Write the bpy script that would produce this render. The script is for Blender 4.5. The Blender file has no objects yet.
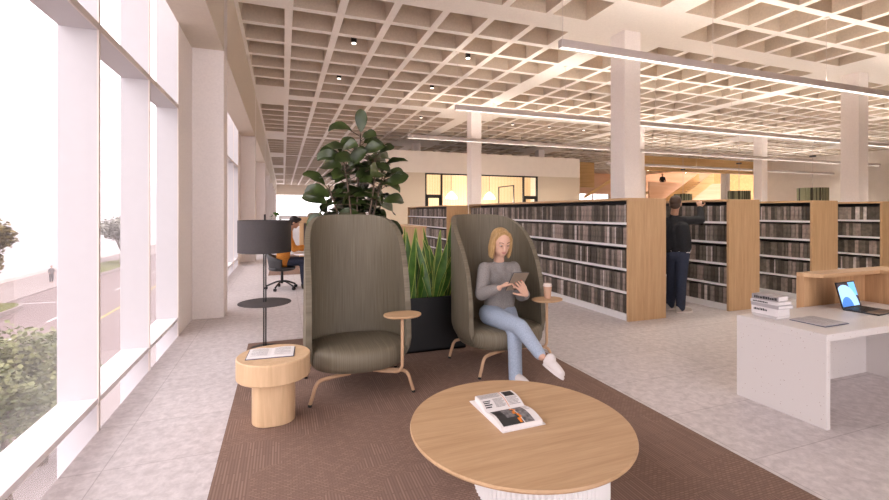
import bpy, bmesh, math, random
from mathutils import Vector, Matrix, Quaternion, noise
R = math.radians
PI = math.pi
random.seed(7)
SC = bpy.context.scene
COL = SC.collection
V = Vector

# ------------------------------------------------------------------ camera geometry
EYE, FL = 1.6, 440.0
TH = R(20.15)
SN, CS = math.sin(TH), math.cos(TH)
def G(px, py, z=0.0):
    """floor-plan point seen at a pixel, on the level z"""
    d = (EYE - z) * FL / (py - 212.0)
    return Q(px, py, d)
def Q(px, py, d):
    l = (px - 444.5) / FL * d
    return V((d * SN + l * CS, d * CS - l * SN, EYE + (212.0 - py) / FL * d))

# ------------------------------------------------------------------ materials
def _nt(name):
    m = bpy.data.materials.new(name); m.use_nodes = True
    nt = m.node_tree
    return m, nt, nt.nodes['Principled BSDF']
def L(nt, a, b): nt.links.new(a, b)
def N(nt, t, **kw):
    n = nt.nodes.new(t)
    for k, v in kw.items():
        if k in n.inputs: n.inputs[k].default_value = v
        else: setattr(n, k, v)
    return n
def coords(nt, scale=(1, 1, 1), kind='Object', rot=(0, 0, 0)):
    tc = N(nt, 'ShaderNodeTexCoord'); mp = N(nt, 'ShaderNodeMapping')
    mp.inputs['Scale'].default_value = scale; mp.inputs['Rotation'].default_value = rot
    L(nt, tc.outputs[kind], mp.inputs['Vector']); return mp.outputs['Vector']
def ramp(nt, fac, c0, c1, p0=0.3, p1=0.7):
    r = N(nt, 'ShaderNodeValToRGB'); e = r.color_ramp.elements
    e[0].position, e[1].position = p0, p1
    e[0].color, e[1].color = (*c0, 1), (*c1, 1)
    L(nt, fac, r.inputs['Fac']); return r.outputs['Color']
def bump(nt, b, h, strength=0.2, dist=0.01):
    n = N(nt, 'ShaderNodeBump', Strength=strength, Distance=dist)
    L(nt, h, n.inputs['Height']); L(nt, n.outputs['Normal'], b.inputs['Normal'])
def plain(name, c, rough=0.6, metal=0.0, var=0.06, sc=12, spec=0.4):
    m, nt, b = _nt(name)
    t = N(nt, 'ShaderNodeTexNoise', Scale=sc, Detail=3.0); L(nt, coords(nt), t.inputs['Vector'])
    col = ramp(nt, t.outputs['Fac'], tuple(x * (1 - var) for x in c), tuple(min(1, x * (1 + var)) for x in c))
    L(nt, col, b.inputs['Base Color'])
    b.inputs['Roughness'].default_value = rough; b.inputs['Metallic'].default_value = metal
    b.inputs['Specular IOR Level'].default_value = spec
    return m
def emit(name, c, s):
    m, nt, b = _nt(name)
    b.inputs['Base Color'].default_value = (*c, 1)
    b.inputs['Emission Color'].default_value = (*c, 1); b.inputs['Emission Strength'].default_value = s
    return m
def wood(name, c0, c1, axis='x', rough=0.45, fine=1.0):
    m, nt, b = _nt(name)
    s = {'x': (1.3, 22, 22), 'y': (22, 1.3, 22), 'z': (22, 22, 1.3)}[axis]
    s = tuple(v * fine for v in s)
    v = coords(nt, s)
    n1 = N(nt, 'ShaderNodeTexNoise', Scale=1.0, Detail=6.0, Roughness=0.6, Distortion=0.6); L(nt, v, n1.inputs['Vector'])
    n2 = N(nt, 'ShaderNodeTexNoise', Scale=5.0, Detail=3.0); L(nt, v, n2.inputs['Vector'])
    mx = N(nt, 'ShaderNodeMath', operation='MULTIPLY_ADD'); mx.inputs[1].default_value = 0.35; L(nt, n2.outputs['Fac'], mx.inputs[0]); L(nt, n1.outputs['Fac'], mx.inputs[2])
    L(nt, ramp(nt, mx.outputs[0], c0, c1, 0.45, 0.9), b.inputs['Base Color'])
    b.inputs['Roughness'].default_value = rough; b.inputs['Specular IOR Level'].default_value = 0.35
    bump(nt, b, mx.outputs[0], 0.08, 0.004)
    return m
def stripes(name, c0, c1, axis='x', freq=30, rough=0.6):
    """tongue-and-groove slats along one axis"""
    m, nt, b = _nt(name)
    w = N(nt, 'ShaderNodeTexWave', Scale=freq, Distortion=0.0); w.bands_direction = axis.upper()
    L(nt, coords(nt), w.inputs['Vector'])
    L(nt, ramp(nt, w.outputs['Fac'], c0, c1, 0.1, 0.5), b.inputs['Base Color'])
    b.inputs['Roughness'].default_value = rough
    return m
M = {}
M['paint'] = plain('warm white paint', (.88, .82, .75), .8, sc=3, var=.02)
M['plaster'] = plain('pale plaster', (.90, .84, .81), .85, sc=40, var=.035)
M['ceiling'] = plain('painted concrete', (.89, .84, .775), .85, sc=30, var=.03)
M['coffer'] = plain('darker tan coffer faces', (.62, .53, .43), .95, sc=25, var=.06)  # coffer faces, darker and tanner than the rib undersides
M['beam'] = plain('beige render', (.68, .60, .50), .85, sc=20, var=.03)
M['white'] = plain('white powder coat', (.86, .84, .83), .4, var=.01)
M['lipwhite'] = plain('white shelf metal', (.80, .79, .79), .35, var=.01)
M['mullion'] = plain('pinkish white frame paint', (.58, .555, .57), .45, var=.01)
M['sill'] = plain('white sill paint', (.86, .82, .83), .45, var=.01)
M['nosing'] = plain('beige frame nosing', (.72, .64, .59), .45, var=.01)
M['black'] = plain('black metal', (.012, .012, .013), .4, var=.1)
M['lampgrey'] = plain('dark grey lamp fabric', (.060, .052, .052), .75, var=.08, sc=60)
M['charcoal'] = plain('charcoal plastic', (.045, .044, .046), .55)
M['planter'] = plain('black planter', (.010, .010, .011), .55)
M['soil'] = plain('dark soil', (.02, .014, .01), .95, sc=60, var=.4)
M['oak'] = wood('oak', (.43, .265, .14), (.57, .375, .215), 'x')
M['oak_v'] = wood('oak upright', (.48, .30, .155), (.61, .405, .225), 'z')
M['oak_pale'] = wood('pale oak', (.56, .37, .21), (.70, .49, .30), 'z')
M['oak_y'] = wood('oak lengthwise', (.48, .30, .155), (.61, .405, .225), 'y')
M['hutch'] = wood('hutch oak', (.46, .27, .135), (.62, .39, .215), 'z')
M['hutchtop'] = wood('hutch top oak', (.48, .29, .15), (.64, .42, .24), 'x')
M['oakmetal'] = plain('tan chair legs', (.50, .315, .19), .45, var=.03)
M['timber'] = wood('golden timber', (.62, .38, .15), (.80, .54, .26), 'x', fine=.25)
M['plyred'] = wood('pinkish plywood', (.66, .40, .25), (.78, .52, .36), 'x', fine=.12)
M['slat'] = stripes('slatted pale wood', (.58, .49, .38), (.70, .61, .49), 'x', 6.0)
M['roomwood'] = stripes('warm slatted wood', (.56, .42, .25), (.76, .61, .40), 'x', 3.0)
M['navy'] = plain('navy cloth', (.022, .027, .05), .85, sc=50, var=.2)
M['denim_l'] = plain('pale blue denim', (.34, .40, .50), .85, sc=90, var=.12)
M['denim_d'] = plain('dark denim', (.028, .036, .062), .85, sc=60, var=.2)
M['knit'] = plain('grey knit', (.235, .215, .205), .95, sc=160, var=.22)
M['jacket'] = plain('black jacket', (.012, .012, .014), .8, sc=40, var=.2)
M['orange'] = plain('orange jacket', (.52, .20, .03), .8, sc=40, var=.15)
M['skin'] = plain('skin', (.60, .36, .26), .5, sc=20, var=.05)
M['skin2'] = plain('tanned skin', (.40, .22, .14), .5, sc=20, var=.05)
M['blonde'] = wood('blonde hair', (.26, .15, .055), (.54, .35, .16), 'z', .5, 3.0)
M['brownhair'] = plain('brown hair', (.06, .033, .02), .6, sc=70, var=.3)
M['blackhair'] = plain('black hair', (.015, .010, .009), .6, sc=70, var=.3)
M['lips'] = plain('lips', (.50, .22, .18), .45)
M['eyewhite'] = plain('eye white', (.75, .72, .70), .3)
M['brow'] = plain('brow', (.16, .09, .05), .7)
M['shoe'] = plain('off-white shoe', (.68, .62, .60), .6)
M['shoe_g'] = plain('grey beige shoe', (.42, .37, .33), .7)
M['nail'] = plain('red nail varnish', (.45, .03, .03), .3)
M['cup'] = plain('brown paper cup', (.52, .32, .22), .7)
M['cuplid'] = plain('pale cup lid', (.72, .62, .56), .5)
M['tablet'] = plain('tan tablet cover', (.25, .195, .145), .6)
M['paper'] = plain('paper', (.78, .74, .73), .7, var=.01)
M['paperdim'] = plain('paper greyed for shade', (.46, .43, .44), .7, var=.08, sc=60)  # dimmer light on the desk book is put into this page colour
M['pageedge'] = stripes('page edges', (.62, .58, .58), (.78, .74, .74), 'z', 60)
M['ink'] = plain('grey print', (.24, .22, .22), .7)
M['inkdark'] = plain('dark print', (.03, .028, .028), .6)
M['inkmid'] = plain('grey photo print', (.17, .16, .165), .6, sc=40, var=.6)
M['inkorange'] = plain('orange print', (.75, .22, .02), .6)
M['coverblue'] = plain('navy book cover', (.03, .035, .09), .5)
M['fern'] = None
M['steelshoe'] = plain('dark shoe', (.02, .018, .016), .5)
M['drum'] = stripes('olive ribbed felt', (.035, .035, .02), (.24, .24, .14), 'x', 3.0)
M['greyfelt'] = plain('grey felt', (.16, .145, .16), .9)
M['diffuser'] = emit('pendant diffuser', (1, .92, .84), 48)
M['baffle'] = plain('grey baffle', (.14, .13, .125), .8)
M['updiff'] = emit('pendant up-light', (1, .93, .86), 41)
M['globe'] = emit('added globe glow', (1, .86, .62), 60)  # glow of the added stair hall globes
M['spot'] = emit('downlight lens', (1, .9, .8), 2.0)
M['housing'] = plain('mauve grey lamp housing', (.60, .53, .50), .5, var=.02)
M['greytop'] = plain('asphalt', (.185, .135, .13), .9, sc=2, var=.06)
M['walk'] = plain('pale pavement', (.27, .22, .21), .9, sc=2, var=.04)
M['roadwhite'] = plain('white road paint', (.6, .57, .57), .8)
M['roadyellow'] = plain('yellow road paint', (.48, .36, .08), .8)
M['lawn'] = plain('grass', (.12, .12, .035), .95, sc=9, var=.3)
M['facade'] = plain('white facade', (.56, .535, .55), .8, sc=.5, var=.01)
M['bark'] = plain('bark', (.13, .09, .065), .9, sc=30, var=.3)

def leaf_mat(name, c0, c1, rough=.5, sc=5):
    m, nt, b = _nt(name)
    t = N(nt, 'ShaderNodeTexNoise', Scale=sc, Detail=2.0); L(nt, coords(nt), t.inputs['Vector'])
    L(nt, ramp(nt, t.outputs['Fac'], c0, c1), b.inputs['Base Color'])
    b.inputs['Roughness'].default_value = rough
    return m
M['fig'] = leaf_mat('fig leaf', (.016, .026, .007), (.060, .088, .021), .32)
M['snake'] = leaf_mat('snake plant leaf', (.035, .105, .012), (.10, .23, .03), .4, 9)
M['snakeedge'] = leaf_mat('snake plant margin', (.34, .42, .08), (.44, .50, .12), .45)
M['tree'] = leaf_mat('street tree leaf', (.08, .058, .008), (.20, .14, .028), .6, 2)
M['treefar'] = leaf_mat('haze-paled far tree leaf', (.26, .25, .21), (.34, .33, .28), .7, 2)  # outdoor haze is put into this paler leaf colour
M['shrub'] = leaf_mat('near tree leaf', (.07, .09, .032), (.22, .22, .085), .6, 2)

def mat_glass():
    m, nt, b = _nt('hazed glazing')
    nt.nodes.remove(b)
    out = [n for n in nt.nodes if n.type == 'OUTPUT_MATERIAL'][0]
    tr = N(nt, 'ShaderNodeBsdfTransparent'); tr.inputs['Color'].default_value = (.95, .93, .935, 1)
    gl = N(nt, 'ShaderNodeBsdfGlossy'); gl.inputs['Roughness'].default_value = 0.0
    fr = N(nt, 'ShaderNodeFresnel', IOR=1.5)
    mx = N(nt, 'ShaderNodeMixShader')
    L(nt, fr.outputs[0], mx.inputs[0]); L(nt, tr.outputs[0], mx.inputs[1]); L(nt, gl.outputs[0], mx.inputs[2])
    tl_ = N(nt, 'ShaderNodeBsdfTranslucent'); tl_.inputs['Color'].default_value = (.95, .88, .88, 1)  # translucent share lays a pale haze veil over the view
    m2 = N(nt, 'ShaderNodeMixShader'); m2.inputs[0].default_value = .04
    L(nt, mx.outputs[0], m2.inputs[1]); L(nt, tl_.outputs[0], m2.inputs[2])
    L(nt, m2.outputs[0], out.inputs['Surface'])
    return m
M['glass'] = mat_glass()

def mat_floor():
    m, nt, b = _nt('terrazzo tile floor')
    v = coords(nt)
    n1 = N(nt, 'ShaderNodeTexNoise', Scale=15.0, Detail=5.0, Roughness=.7, Distortion=.3); L(nt, v, n1.inputs['Vector'])
    col = ramp(nt, n1.outputs['Fac'], (.51, .46, .457), (.69, .635, .63), .36, .66)
    mp = N(nt, 'ShaderNodeMapping'); mp.inputs['Location'].default_value = (1.05, -1.98 + .65 * 10, 0); L(nt, v, mp.inputs['Vector'])
    br = N(nt, 'ShaderNodeTexBrick'); br.offset = 0.0
    for k, val in {'Scale': 1.0, 'Mortar Size': .0035, 'Mortar Smooth': .1, 'Bias': 0.0, 'Brick Width': 1.3, 'Row Height': .65}.items(): br.inputs[k].default_value = val
    br.inputs['Color1'].default_value = (.97, .97, .97, 1); br.inputs['Color2'].default_value = (1.03, 1.03, 1.03, 1); br.inputs['Mortar'].default_value = (.72, .70, .70, 1)
    L(nt, mp.outputs[0], br.inputs['Vector'])
    mx = N(nt, 'ShaderNodeMix', data_type='RGBA', blend_type='MULTIPLY'); mx.inputs[0].default_value = 1.0
    L(nt, col, mx.inputs[6]); L(nt, br.outputs['Color'], mx.inputs[7])
    L(nt, mx.outputs[2], b.inputs['Base Color'])
    b.inputs['Roughness'].default_value = .42; b.inputs['Specular IOR Level'].default_value = .35
    return m
M['floor'] = mat_floor()

def mat_rug():
    m, nt, b = _nt('woven brown carpet tile')
    v = coords(nt)
    br = N(nt, 'ShaderNodeTexBrick'); br.offset = .5
    for k, val in {'Scale': 1.0, 'Mortar Size': .004, 'Mortar Smooth': .6, 'Bias': -.2, 'Brick Width': .034, 'Row Height': .016}.items(): br.inputs[k].default_value = val
    br.inputs['Color1'].default_value = (.235, .152, .118, 1); br.inputs['Color2'].default_value = (.31, .205, .16, 1); br.inputs['Mortar'].default_value = (.19, .122, .095, 1)
    L(nt, v, br.inputs['Vector'])
    b2 = N(nt, 'ShaderNodeTexBrick'); b2.offset = .37
    for k, val in {'Scale': 1.0, 'Mortar Size': .006, 'Mortar Smooth': .6, 'Bias': 0., 'Brick Width': .26, 'Row Height': .018}.items(): b2.inputs[k].default_value = val
    b2.inputs['Color1'].default_value = (.23, .15, .117, 1); b2.inputs['Color2'].default_value = (.30, .198, .155, 1); b2.inputs['Mortar'].default_value = (.195, .126, .099, 1)
    mp = N(nt, 'ShaderNodeMapping'); mp.inputs['Rotation'].default_value = (0, 0, PI / 2); L(nt, v, mp.inputs['Vector']); L(nt, mp.outputs[0], b2.inputs['Vector'])
    ck = N(nt, 'ShaderNodeTexVoronoi', Scale=3.2); ck.distance = 'CHEBYCHEV'; L(nt, v, ck.inputs['Vector'])
    sep = N(nt, 'ShaderNodeSeparateColor'); L(nt, ck.outputs['Color'], sep.inputs[0])
    gt = N(nt, 'ShaderNodeMath', operation='GREATER_THAN'); gt.inputs[1].default_value = .55; L(nt, sep.outputs[0], gt.inputs[0])
    mx = N(nt, 'ShaderNodeMix', data_type='RGBA'); L(nt, gt.outputs[0], mx.inputs[0]); L(nt, br.outputs['Color'], mx.inputs[6]); L(nt, b2.outputs['Color'], mx.inputs[7])
    L(nt, mx.outputs[2], b.inputs['Base Color'])
    b.inputs['Roughness'].default_value = .95; b.inputs['Specular IOR Level'].default_value = .1
    return m
M['rug'] = mat_rug()

def mat_chair():
    m, nt, b = _nt('olive ribbed upholstery')
    v = coords(nt, (1, 1, 1), 'UV')
    mp = N(nt, 'ShaderNodeMapping'); mp.inputs['Scale'].default_value = (150, 2.2, 1); L(nt, v, mp.inputs['Vector'])
    n = N(nt, 'ShaderNodeTexNoise', Scale=1.0, Detail=2.0); L(nt, mp.outputs[0], n.inputs['Vector'])
    L(nt, ramp(nt, n.outputs['Fac'], (.125, .104, .070), (.185, .157, .112), .34, .66), b.inputs['Base Color'])
    b.inputs['Roughness'].default_value = .55; b.inputs['Specular IOR Level'].default_value = .3
    bump(nt, b, n.outputs['Fac'], .15, .003)
    return m
M['chair'] = mat_chair()

def mat_terrazzo():
    m, nt, b = _nt('speckled white stone')
    v = coords(nt)
    vo = N(nt, 'ShaderNodeTexVoronoi', Scale=38.0); L(nt, v, vo.inputs['Vector'])
    lt = N(nt, 'ShaderNodeMath', operation='LESS_THAN'); lt.inputs[1].default_value = .13; L(nt, vo.outputs['Distance'], lt.inputs[0])
    sep = N(nt, 'ShaderNodeSeparateColor'); L(nt, vo.outputs['Color'], sep.inputs[0])
    gt = N(nt, 'ShaderNodeMath', operation='GREATER_THAN'); gt.inputs[1].default_value = .55; L(nt, sep.outputs[0], gt.inputs[0])
    mu = N(nt, 'ShaderNodeMath', operation='MULTIPLY'); L(nt, lt.outputs[0], mu.inputs[0]); L(nt, gt.outputs[0], mu.inputs[1])
    mx = N(nt, 'ShaderNodeMix', data_type='RGBA'); L(nt, mu.outputs[0], mx.inputs[0])
    mx.inputs[6].default_value = (.70, .655, .635, 1); mx.inputs[7].default_value = (.46, .36, .32, 1)
    L(nt, mx.outputs[2], b.inputs['Base Color']); b.inputs['Roughness'].default_value = .4
    return m
M['terrazzo'] = mat_terrazzo()

M['screen'] = emit('dark wallpaper', (.05, .04, .045), .5)
BOOKM = []
for i, c in enumerate([(.15, .125, .10), (.33, .26, .225), (.085, .07, .056), (.26, .215, .185), (.62, .56, .53)]):
    BOOKM.append(plain('bound cloth %s' % 'abcde'[i], c, .7, sc=14, var=.3))

# ------------------------------------------------------------------ mesh helpers
def bm_new(): return bmesh.new()
def quad(bm, *pts):
    return bm.faces.new([bm.verts.new(p) for p in pts])
def box(bm, x0, x1, y0, y1, z0, z1):
    vs = [bm.verts.new((x, y, z)) for z in (z0, z1) for y in (y0, y1) for x in (x0, x1)]
    for f in ((0, 2, 3, 1), (4, 5, 7, 6), (0, 1, 5, 4), (2, 6, 7, 3), (0, 4, 6, 2), (1, 3, 7, 5)):
        bm.faces.new([vs[i] for i in f])
    return vs
def obox(bm, c, ax, ay, az):
    c, ax, ay, az = V(c), V(ax), V(ay), V(az)
    vs = [bm.verts.new(c + ax * i + ay * j + az * k) for k in (-1, 1) for j in (-1, 1) for i in (-1, 1)]
    for f in ((0, 2, 3, 1), (4, 5, 7, 6), (0, 1, 5, 4), (2, 6, 7, 3), (0, 4, 6, 2), (1, 3, 7, 5)):
        bm.faces.new([vs[i] for i in f])
def frame_of(d):
    d = d.normalized(); a = V((0, 0, 1)) if abs(d.z) < .9 else V((1, 0, 0))
    x = d.cross(a).normalized(); return x, x.cross(d).normalized()
def cyl(bm, p0, p1, r0, r1=None, seg=20, caps=True):
    p0, p1 = V(p0), V(p1); r1 = r0 if r1 is None else r1
    x, y = frame_of(p1 - p0)
    a = [[bm.verts.new(p + (x * math.cos(t) + y * math.sin(t)) * r) for t in [2 * PI * i / seg for i in range(seg)]] for p, r in ((p0, r0), (p1, r1))]
    for i in range(seg):
        j = (i + 1) % seg
        bm.faces.new((a[0][i], a[0][j], a[1][j], a[1][i]))
    if caps:
        bm.faces.new(list(reversed(a[0]))); bm.faces.new(a[1])
def spline(pts, n=8):
    pts = [V(p) for p in pts]; out = []
    P = [pts[0] * 2 - pts[1]] + pts + [pts[-1] * 2 - pts[-2]]
    for i in range(1, len(P) - 2):
        for k in range(n):
            t = k / n
            out.append(.5 * ((2 * P[i]) + (P[i + 1] - P[i - 1]) * t + (2 * P[i - 1] - 5 * P[i] + 4 * P[i + 1] - P[i + 2]) * t * t + (3 * P[i] - P[i - 1] - 3 * P[i + 1] + P[i + 2]) * t ** 3))
    out.append(pts[-1]); return out
def tube(bm, pts, r, seg=10, smooth=6):
    pts = spline(pts, smooth) if smooth else [V(p) for p in pts]
    rings = []; x = None
    for i, p in enumerate(pts):
        d = (pts[min(i + 1, len(pts) - 1)] - pts[max(i - 1, 0)]).normalized()
        if x is None: x, y = frame_of(d)
        else:
            x = (x - d * x.dot(d)).normalized()
        y = d.cross(x)
        rr = r(i / (len(pts) - 1)) if callable(r) else r
        rings.append([bm.verts.new(p + (x * math.cos(2 * PI * k / seg) + y * math.sin(2 * PI * k / seg)) * rr) for k in range(seg)])
    for a, b in zip(rings, rings[1:]):
        for k in range(seg):
            j = (k + 1) % seg
            bm.faces.new((a[k], a[j], b[j], b[k]))
    bm.faces.new(list(reversed(rings[0]))); bm.faces.new(rings[-1])
def sell(a, rx, ry, n):
    c, s = math.cos(a), math.sin(a)
    return rx * math.copysign(abs(c) ** (2 / n), c), ry * math.copysign(abs(s) ** (2 / n), s)
def lathe(bm, prof, c=(0, 0, 0), seg=48, rx=1, ry=1, n=2, flute=None):
    rings = []
    for r, z in prof:
        ring = []
        for k in range(seg):
            a = 2 * PI * k / seg
            x, y = sell(a, rx, ry, n); f = 1.0
            if flute: f = 1 - flute[1] * (k % 2)
            ring.append(bm.verts.new((c[0] + r * x * f, c[1] + r * y * f, c[2] + z)))
        rings.append(ring)
    for a, b in zip(rings, rings[1:]):
        for k in range(seg):
            j = (k + 1) % seg
            bm.faces.new((a[k], a[j], b[j], b[k]))
    bm.faces.new(list(reversed(rings[0]))); bm.faces.new(rings[-1])
def ico(bm, c, r, sub=2, M3=None, sc=(1, 1, 1)):
    g = bmesh.ops.create_icosphere(bm, subdivisions=sub, radius=r)
    m = (M3 or Matrix.Identity(3)) @ Matrix.Diagonal(V(sc))
    for v in g['verts']: v.co = m @ v.co + V(c)
def cap(bm, p0, r0, p1, r1):
    """tapered capsule, to be fused by a voxel remesh"""
    p0, p1 = V(p0), V(p1)
    ico(bm, p0, r0); ico(bm, p1, r1)
    if (p1 - p0).length > 1e-4: cyl(bm, p0, p1, r0, r1, 18)
def chain(bm, pts, rs):
    for i in range(len(pts) - 1): cap(bm, pts[i], rs[i], pts[i + 1], rs[i + 1])

def mesh_obj(name, me, mat, parent=None, smooth=40):
    o = bpy.data.objects.new(name, me); COL.objects.link(o)
    if mat is not None and not me.materials: me.materials.append(mat)
    if smooth:
        me.polygons.foreach_set('use_smooth', [True] * len(me.polygons))
        me.set_sharp_from_angle(angle=R(smooth))
    if parent is not None: o.parent = parent
    return o
def obj(name, bm, mat, parent=None, smooth=40, bevel=0, world=False, normals=True):
    if normals: bmesh.ops.recalc_face_normals(bm, faces=bm.faces[:])
    if world and parent is not None:
        root = parent
        off = V((0, 0, 0))
        while root is not None: off += root.location; root = root.parent
        for v in bm.verts: v.co -= off
    me = bpy.data.meshes.new(name); bm.to_mesh(me); bm.free()
    o = mesh_obj(name, me, mat, parent, smooth)
    if bevel:
        b = o.modifiers.new('bevel', 'BEVEL'); b.width = bevel; b.segments = 2; b.limit_method = 'ANGLE'; b.angle_limit = R(40)
    return o
def fuse(name, bm, mat, parent, voxel=.008, smooth=3, world=True):
    """one continuous surface from overlapping volumes"""
    if world:
        off = V((0, 0, 0)); root = parent
        while root is not None: off += root.location; root = root.parent
        for v in bm.verts: v.co -= off
    bmesh.ops.recalc_face_normals(bm, faces=bm.faces[:])
    me = bpy.data.meshes.new('tmp'); bm.to_mesh(me); bm.free()
    t = bpy.data.objects.new('tmp', me); COL.objects.link(t)
    r = t.modifiers.new('r', 'REMESH'); r.mode = 'VOXEL'; r.voxel_size = voxel
    if smooth:
        s = t.modifiers.new('s', 'SMOOTH'); s.factor = .5; s.iterations = smooth
    dg = bpy.context.evaluated_depsgraph_get()
    me2 = bpy.data.meshes.new_from_object(t.evaluated_get(dg)); me2.name = name
    bpy.data.objects.remove(t); bpy.data.meshes.remove(me)
    me2.materials.clear()
    return mesh_obj(name, me2, mat, parent, 180)

def tag(o, label, cat, group=None, kind=None):
    if label: o['label'] = label
    if cat: o['category'] = cat
    if group: o['group'] = group
    if kind: o['kind'] = kind
    return o
def thing(name, label, cat, loc=(0, 0, 0), rz=0, group=None):
    o = bpy.data.objects.new(name, None); COL.objects.link(o)
    o.empty_display_size = .2
    o.location = loc; o.rotation_euler = (0, 0, rz)
    return tag(o, label, cat, group)
def dup(o, parent=None, **kw):
    c = o.copy(); COL.objects.link(c)
    if parent is not None: c.parent = parent
    for ch in o.children: dup(ch, c)
    for k, v in kw.items():
        if k == 'loc': c.location = v
        elif k == 'rz': c.rotation_euler = (0, 0, v)
        else: c[k] = v
    return c
def struct(name, bm, mat, label, cat='wall', parent=None, **kw):
    o = obj(name, bm, mat, parent, **kw)
    if parent is None: tag(o, label, cat, None, 'structure')
    return o

# ------------------------------------------------------------------ the shell of the building
ZC, BAY, CZ = 5.45, 8.05, .42
X0B, Y0B = -1.07, 7.62
YB, YF, XR = -3.0, 66.0, 35.1
b = bm_new(); quad(b, (-1.27, YB, 0), (XR, YB, 0), (XR, YF, 0), (-1.27, YF, 0))
quad(b, (-1.27, YB, -.45), (-1.27, YF, -.45), (-1.27, YF, 0), (-1.27, YB, 0))
struct('floor', b, M['floor'], 'pale mottled stone tile floor with thin joints', 'floor', normals=False)

def spans(c0, n, lo, hi):
    """list of (a, b, coffer?, next to a column?)"""
    out = []
    for i in range(n):
        c = c0 + BAY * i
        out.append((c - .3, c + .3, False, False))
        for k in range(8):
            a = c + .3 + .95 * k
            out.append((a, a + .8, True, k in (0, 7)))
            if k < 7: out.append((a + .8, a + .95, False, False))
    return [s for s in out if s[0] >= lo and s[1] <= hi]
b = bm_new()
xs = spans(X0B, 5, -1.5, XR + .6); ys = spans(Y0B - 2 * BAY, 10, -3.6, YF + .5)
for xa, xb, xc, xn in xs:
    for ya, yb, yc, yn in ys:
        if xc and yc and not (xn and yn):
            i = .02; z1 = ZC + CZ
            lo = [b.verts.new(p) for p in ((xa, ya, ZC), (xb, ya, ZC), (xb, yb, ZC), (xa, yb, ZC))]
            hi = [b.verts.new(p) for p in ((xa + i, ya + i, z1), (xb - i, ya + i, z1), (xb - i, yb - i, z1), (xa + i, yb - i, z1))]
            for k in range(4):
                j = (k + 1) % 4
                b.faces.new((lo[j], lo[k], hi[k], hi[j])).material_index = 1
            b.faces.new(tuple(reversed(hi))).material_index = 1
        else:
            quad(b, (xa, yb, ZC), (xb, yb, ZC), (xb, ya, ZC), (xa, ya, ZC))
box(b, -1.6, XR + .3, YB - .2, YF + .3, ZC + CZ + .05, ZC + CZ + .3)
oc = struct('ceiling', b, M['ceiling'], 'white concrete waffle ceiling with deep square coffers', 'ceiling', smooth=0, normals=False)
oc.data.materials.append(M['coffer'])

b = bm_new()
box(b, -1.27, -.84, YB, YF, 4.04, ZC + .001)
struct('trim_1', b, M['beam'], 'beige downstand beam running above the left windows', 'beam', smooth=0)
b = bm_new()
for j in range(-1, 8):
    y = Y0B + BAY * j
    box(b, -1.5, -1.27, y - 1.12, y + .43, -.6, 5.9)
struct('wall_left', b, M['plaster'], 'pale wall piers between the tall left windows', 'wall', smooth=0)
b = bm_new(); box(b, 5.6, XR, YB - .2, YB, 0, 5.9); struct('wall_back', b, M['paint'], 'plain wall behind the seating', 'wall', smooth=0)
wk = bpy.data.objects.new('window_40', None); COL.objects.link(wk); tag(wk, 'added tall glazed corner letting in daylight behind the viewpoint', 'window', None, 'structure')  # added glazing, brings daylight in from behind the camera
for k in range(6):
    bb = bm_new(); x = -1.27 + 1.374 * k; box(bb, x - .012, x + .012, YB - .24, YB, -.9, 5.8); obj('mullion', bb, M['mullion'], wk, smooth=0)
bb = bm_new(); box(bb, -1.27, 5.6, YB - .24, YB, .20, .24); obj('sill', bb, M['mullion'], wk, smooth=0)
bb = bm_new(); box(bb, -1.27, 5.6, YB - .24, YB, 2.93, 2.98); obj('transom', bb, M['mullion'], wk, smooth=0)
bb = bm_new(); quad(bb, (-1.5, YB - .235, -.9), (5.6, YB - .235, -.9), (5.6, YB - .235, 5.8), (-1.5, YB - .235, 5.8)); obj('glass_pane', bb, M['glass'], wk, smooth=0)
b = bm_new(); box(b, XR, XR + .2, YB, 23.3, 0, 5.9); struct('wall_right', b, M['paint'], 'long plain cream wall at the right', 'wall', smooth=0)
b = bm_new(); box(b, XR - .05, XR, YB, 23.2, 3.9, 4.0); struct('trim_2', b, M['paint'], 'slim ledge along the cream right wall', 'trim', smooth=0)

# columns on an 8 m grid
def col_mesh(x, y):
    b = bm_new(); box(b, -.215, .215, -.215, .215, 0, ZC)
    o = obj('column', b, M['plaster'], None, smooth=0, bevel=.012); o.location = (x, y, 0)
    return tag(o, None, 'column', None, 'structure')
c0 = col_mesh(-1.055, Y0B)
for i in range(5):
    for j in range(-1, 8):
        if (i, j) == (0, 0): continue
        x, y = X0B + BAY * i, Y0B + BAY * j
        if i == 0: x = -1.055
        if j >= 2 and i in (1,) : y += 0
        if j >= 3 and i > 2: continue
        c = c0.copy(); c.location = (x, y, 0); COL.objects.link(c)
n = 0
for o in [o for o in COL.objects if o.name.startswith('column')]:
    n += 1
    o['label'] = 'square plastered column'
    o['group'] = 'columns on the grid'

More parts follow.
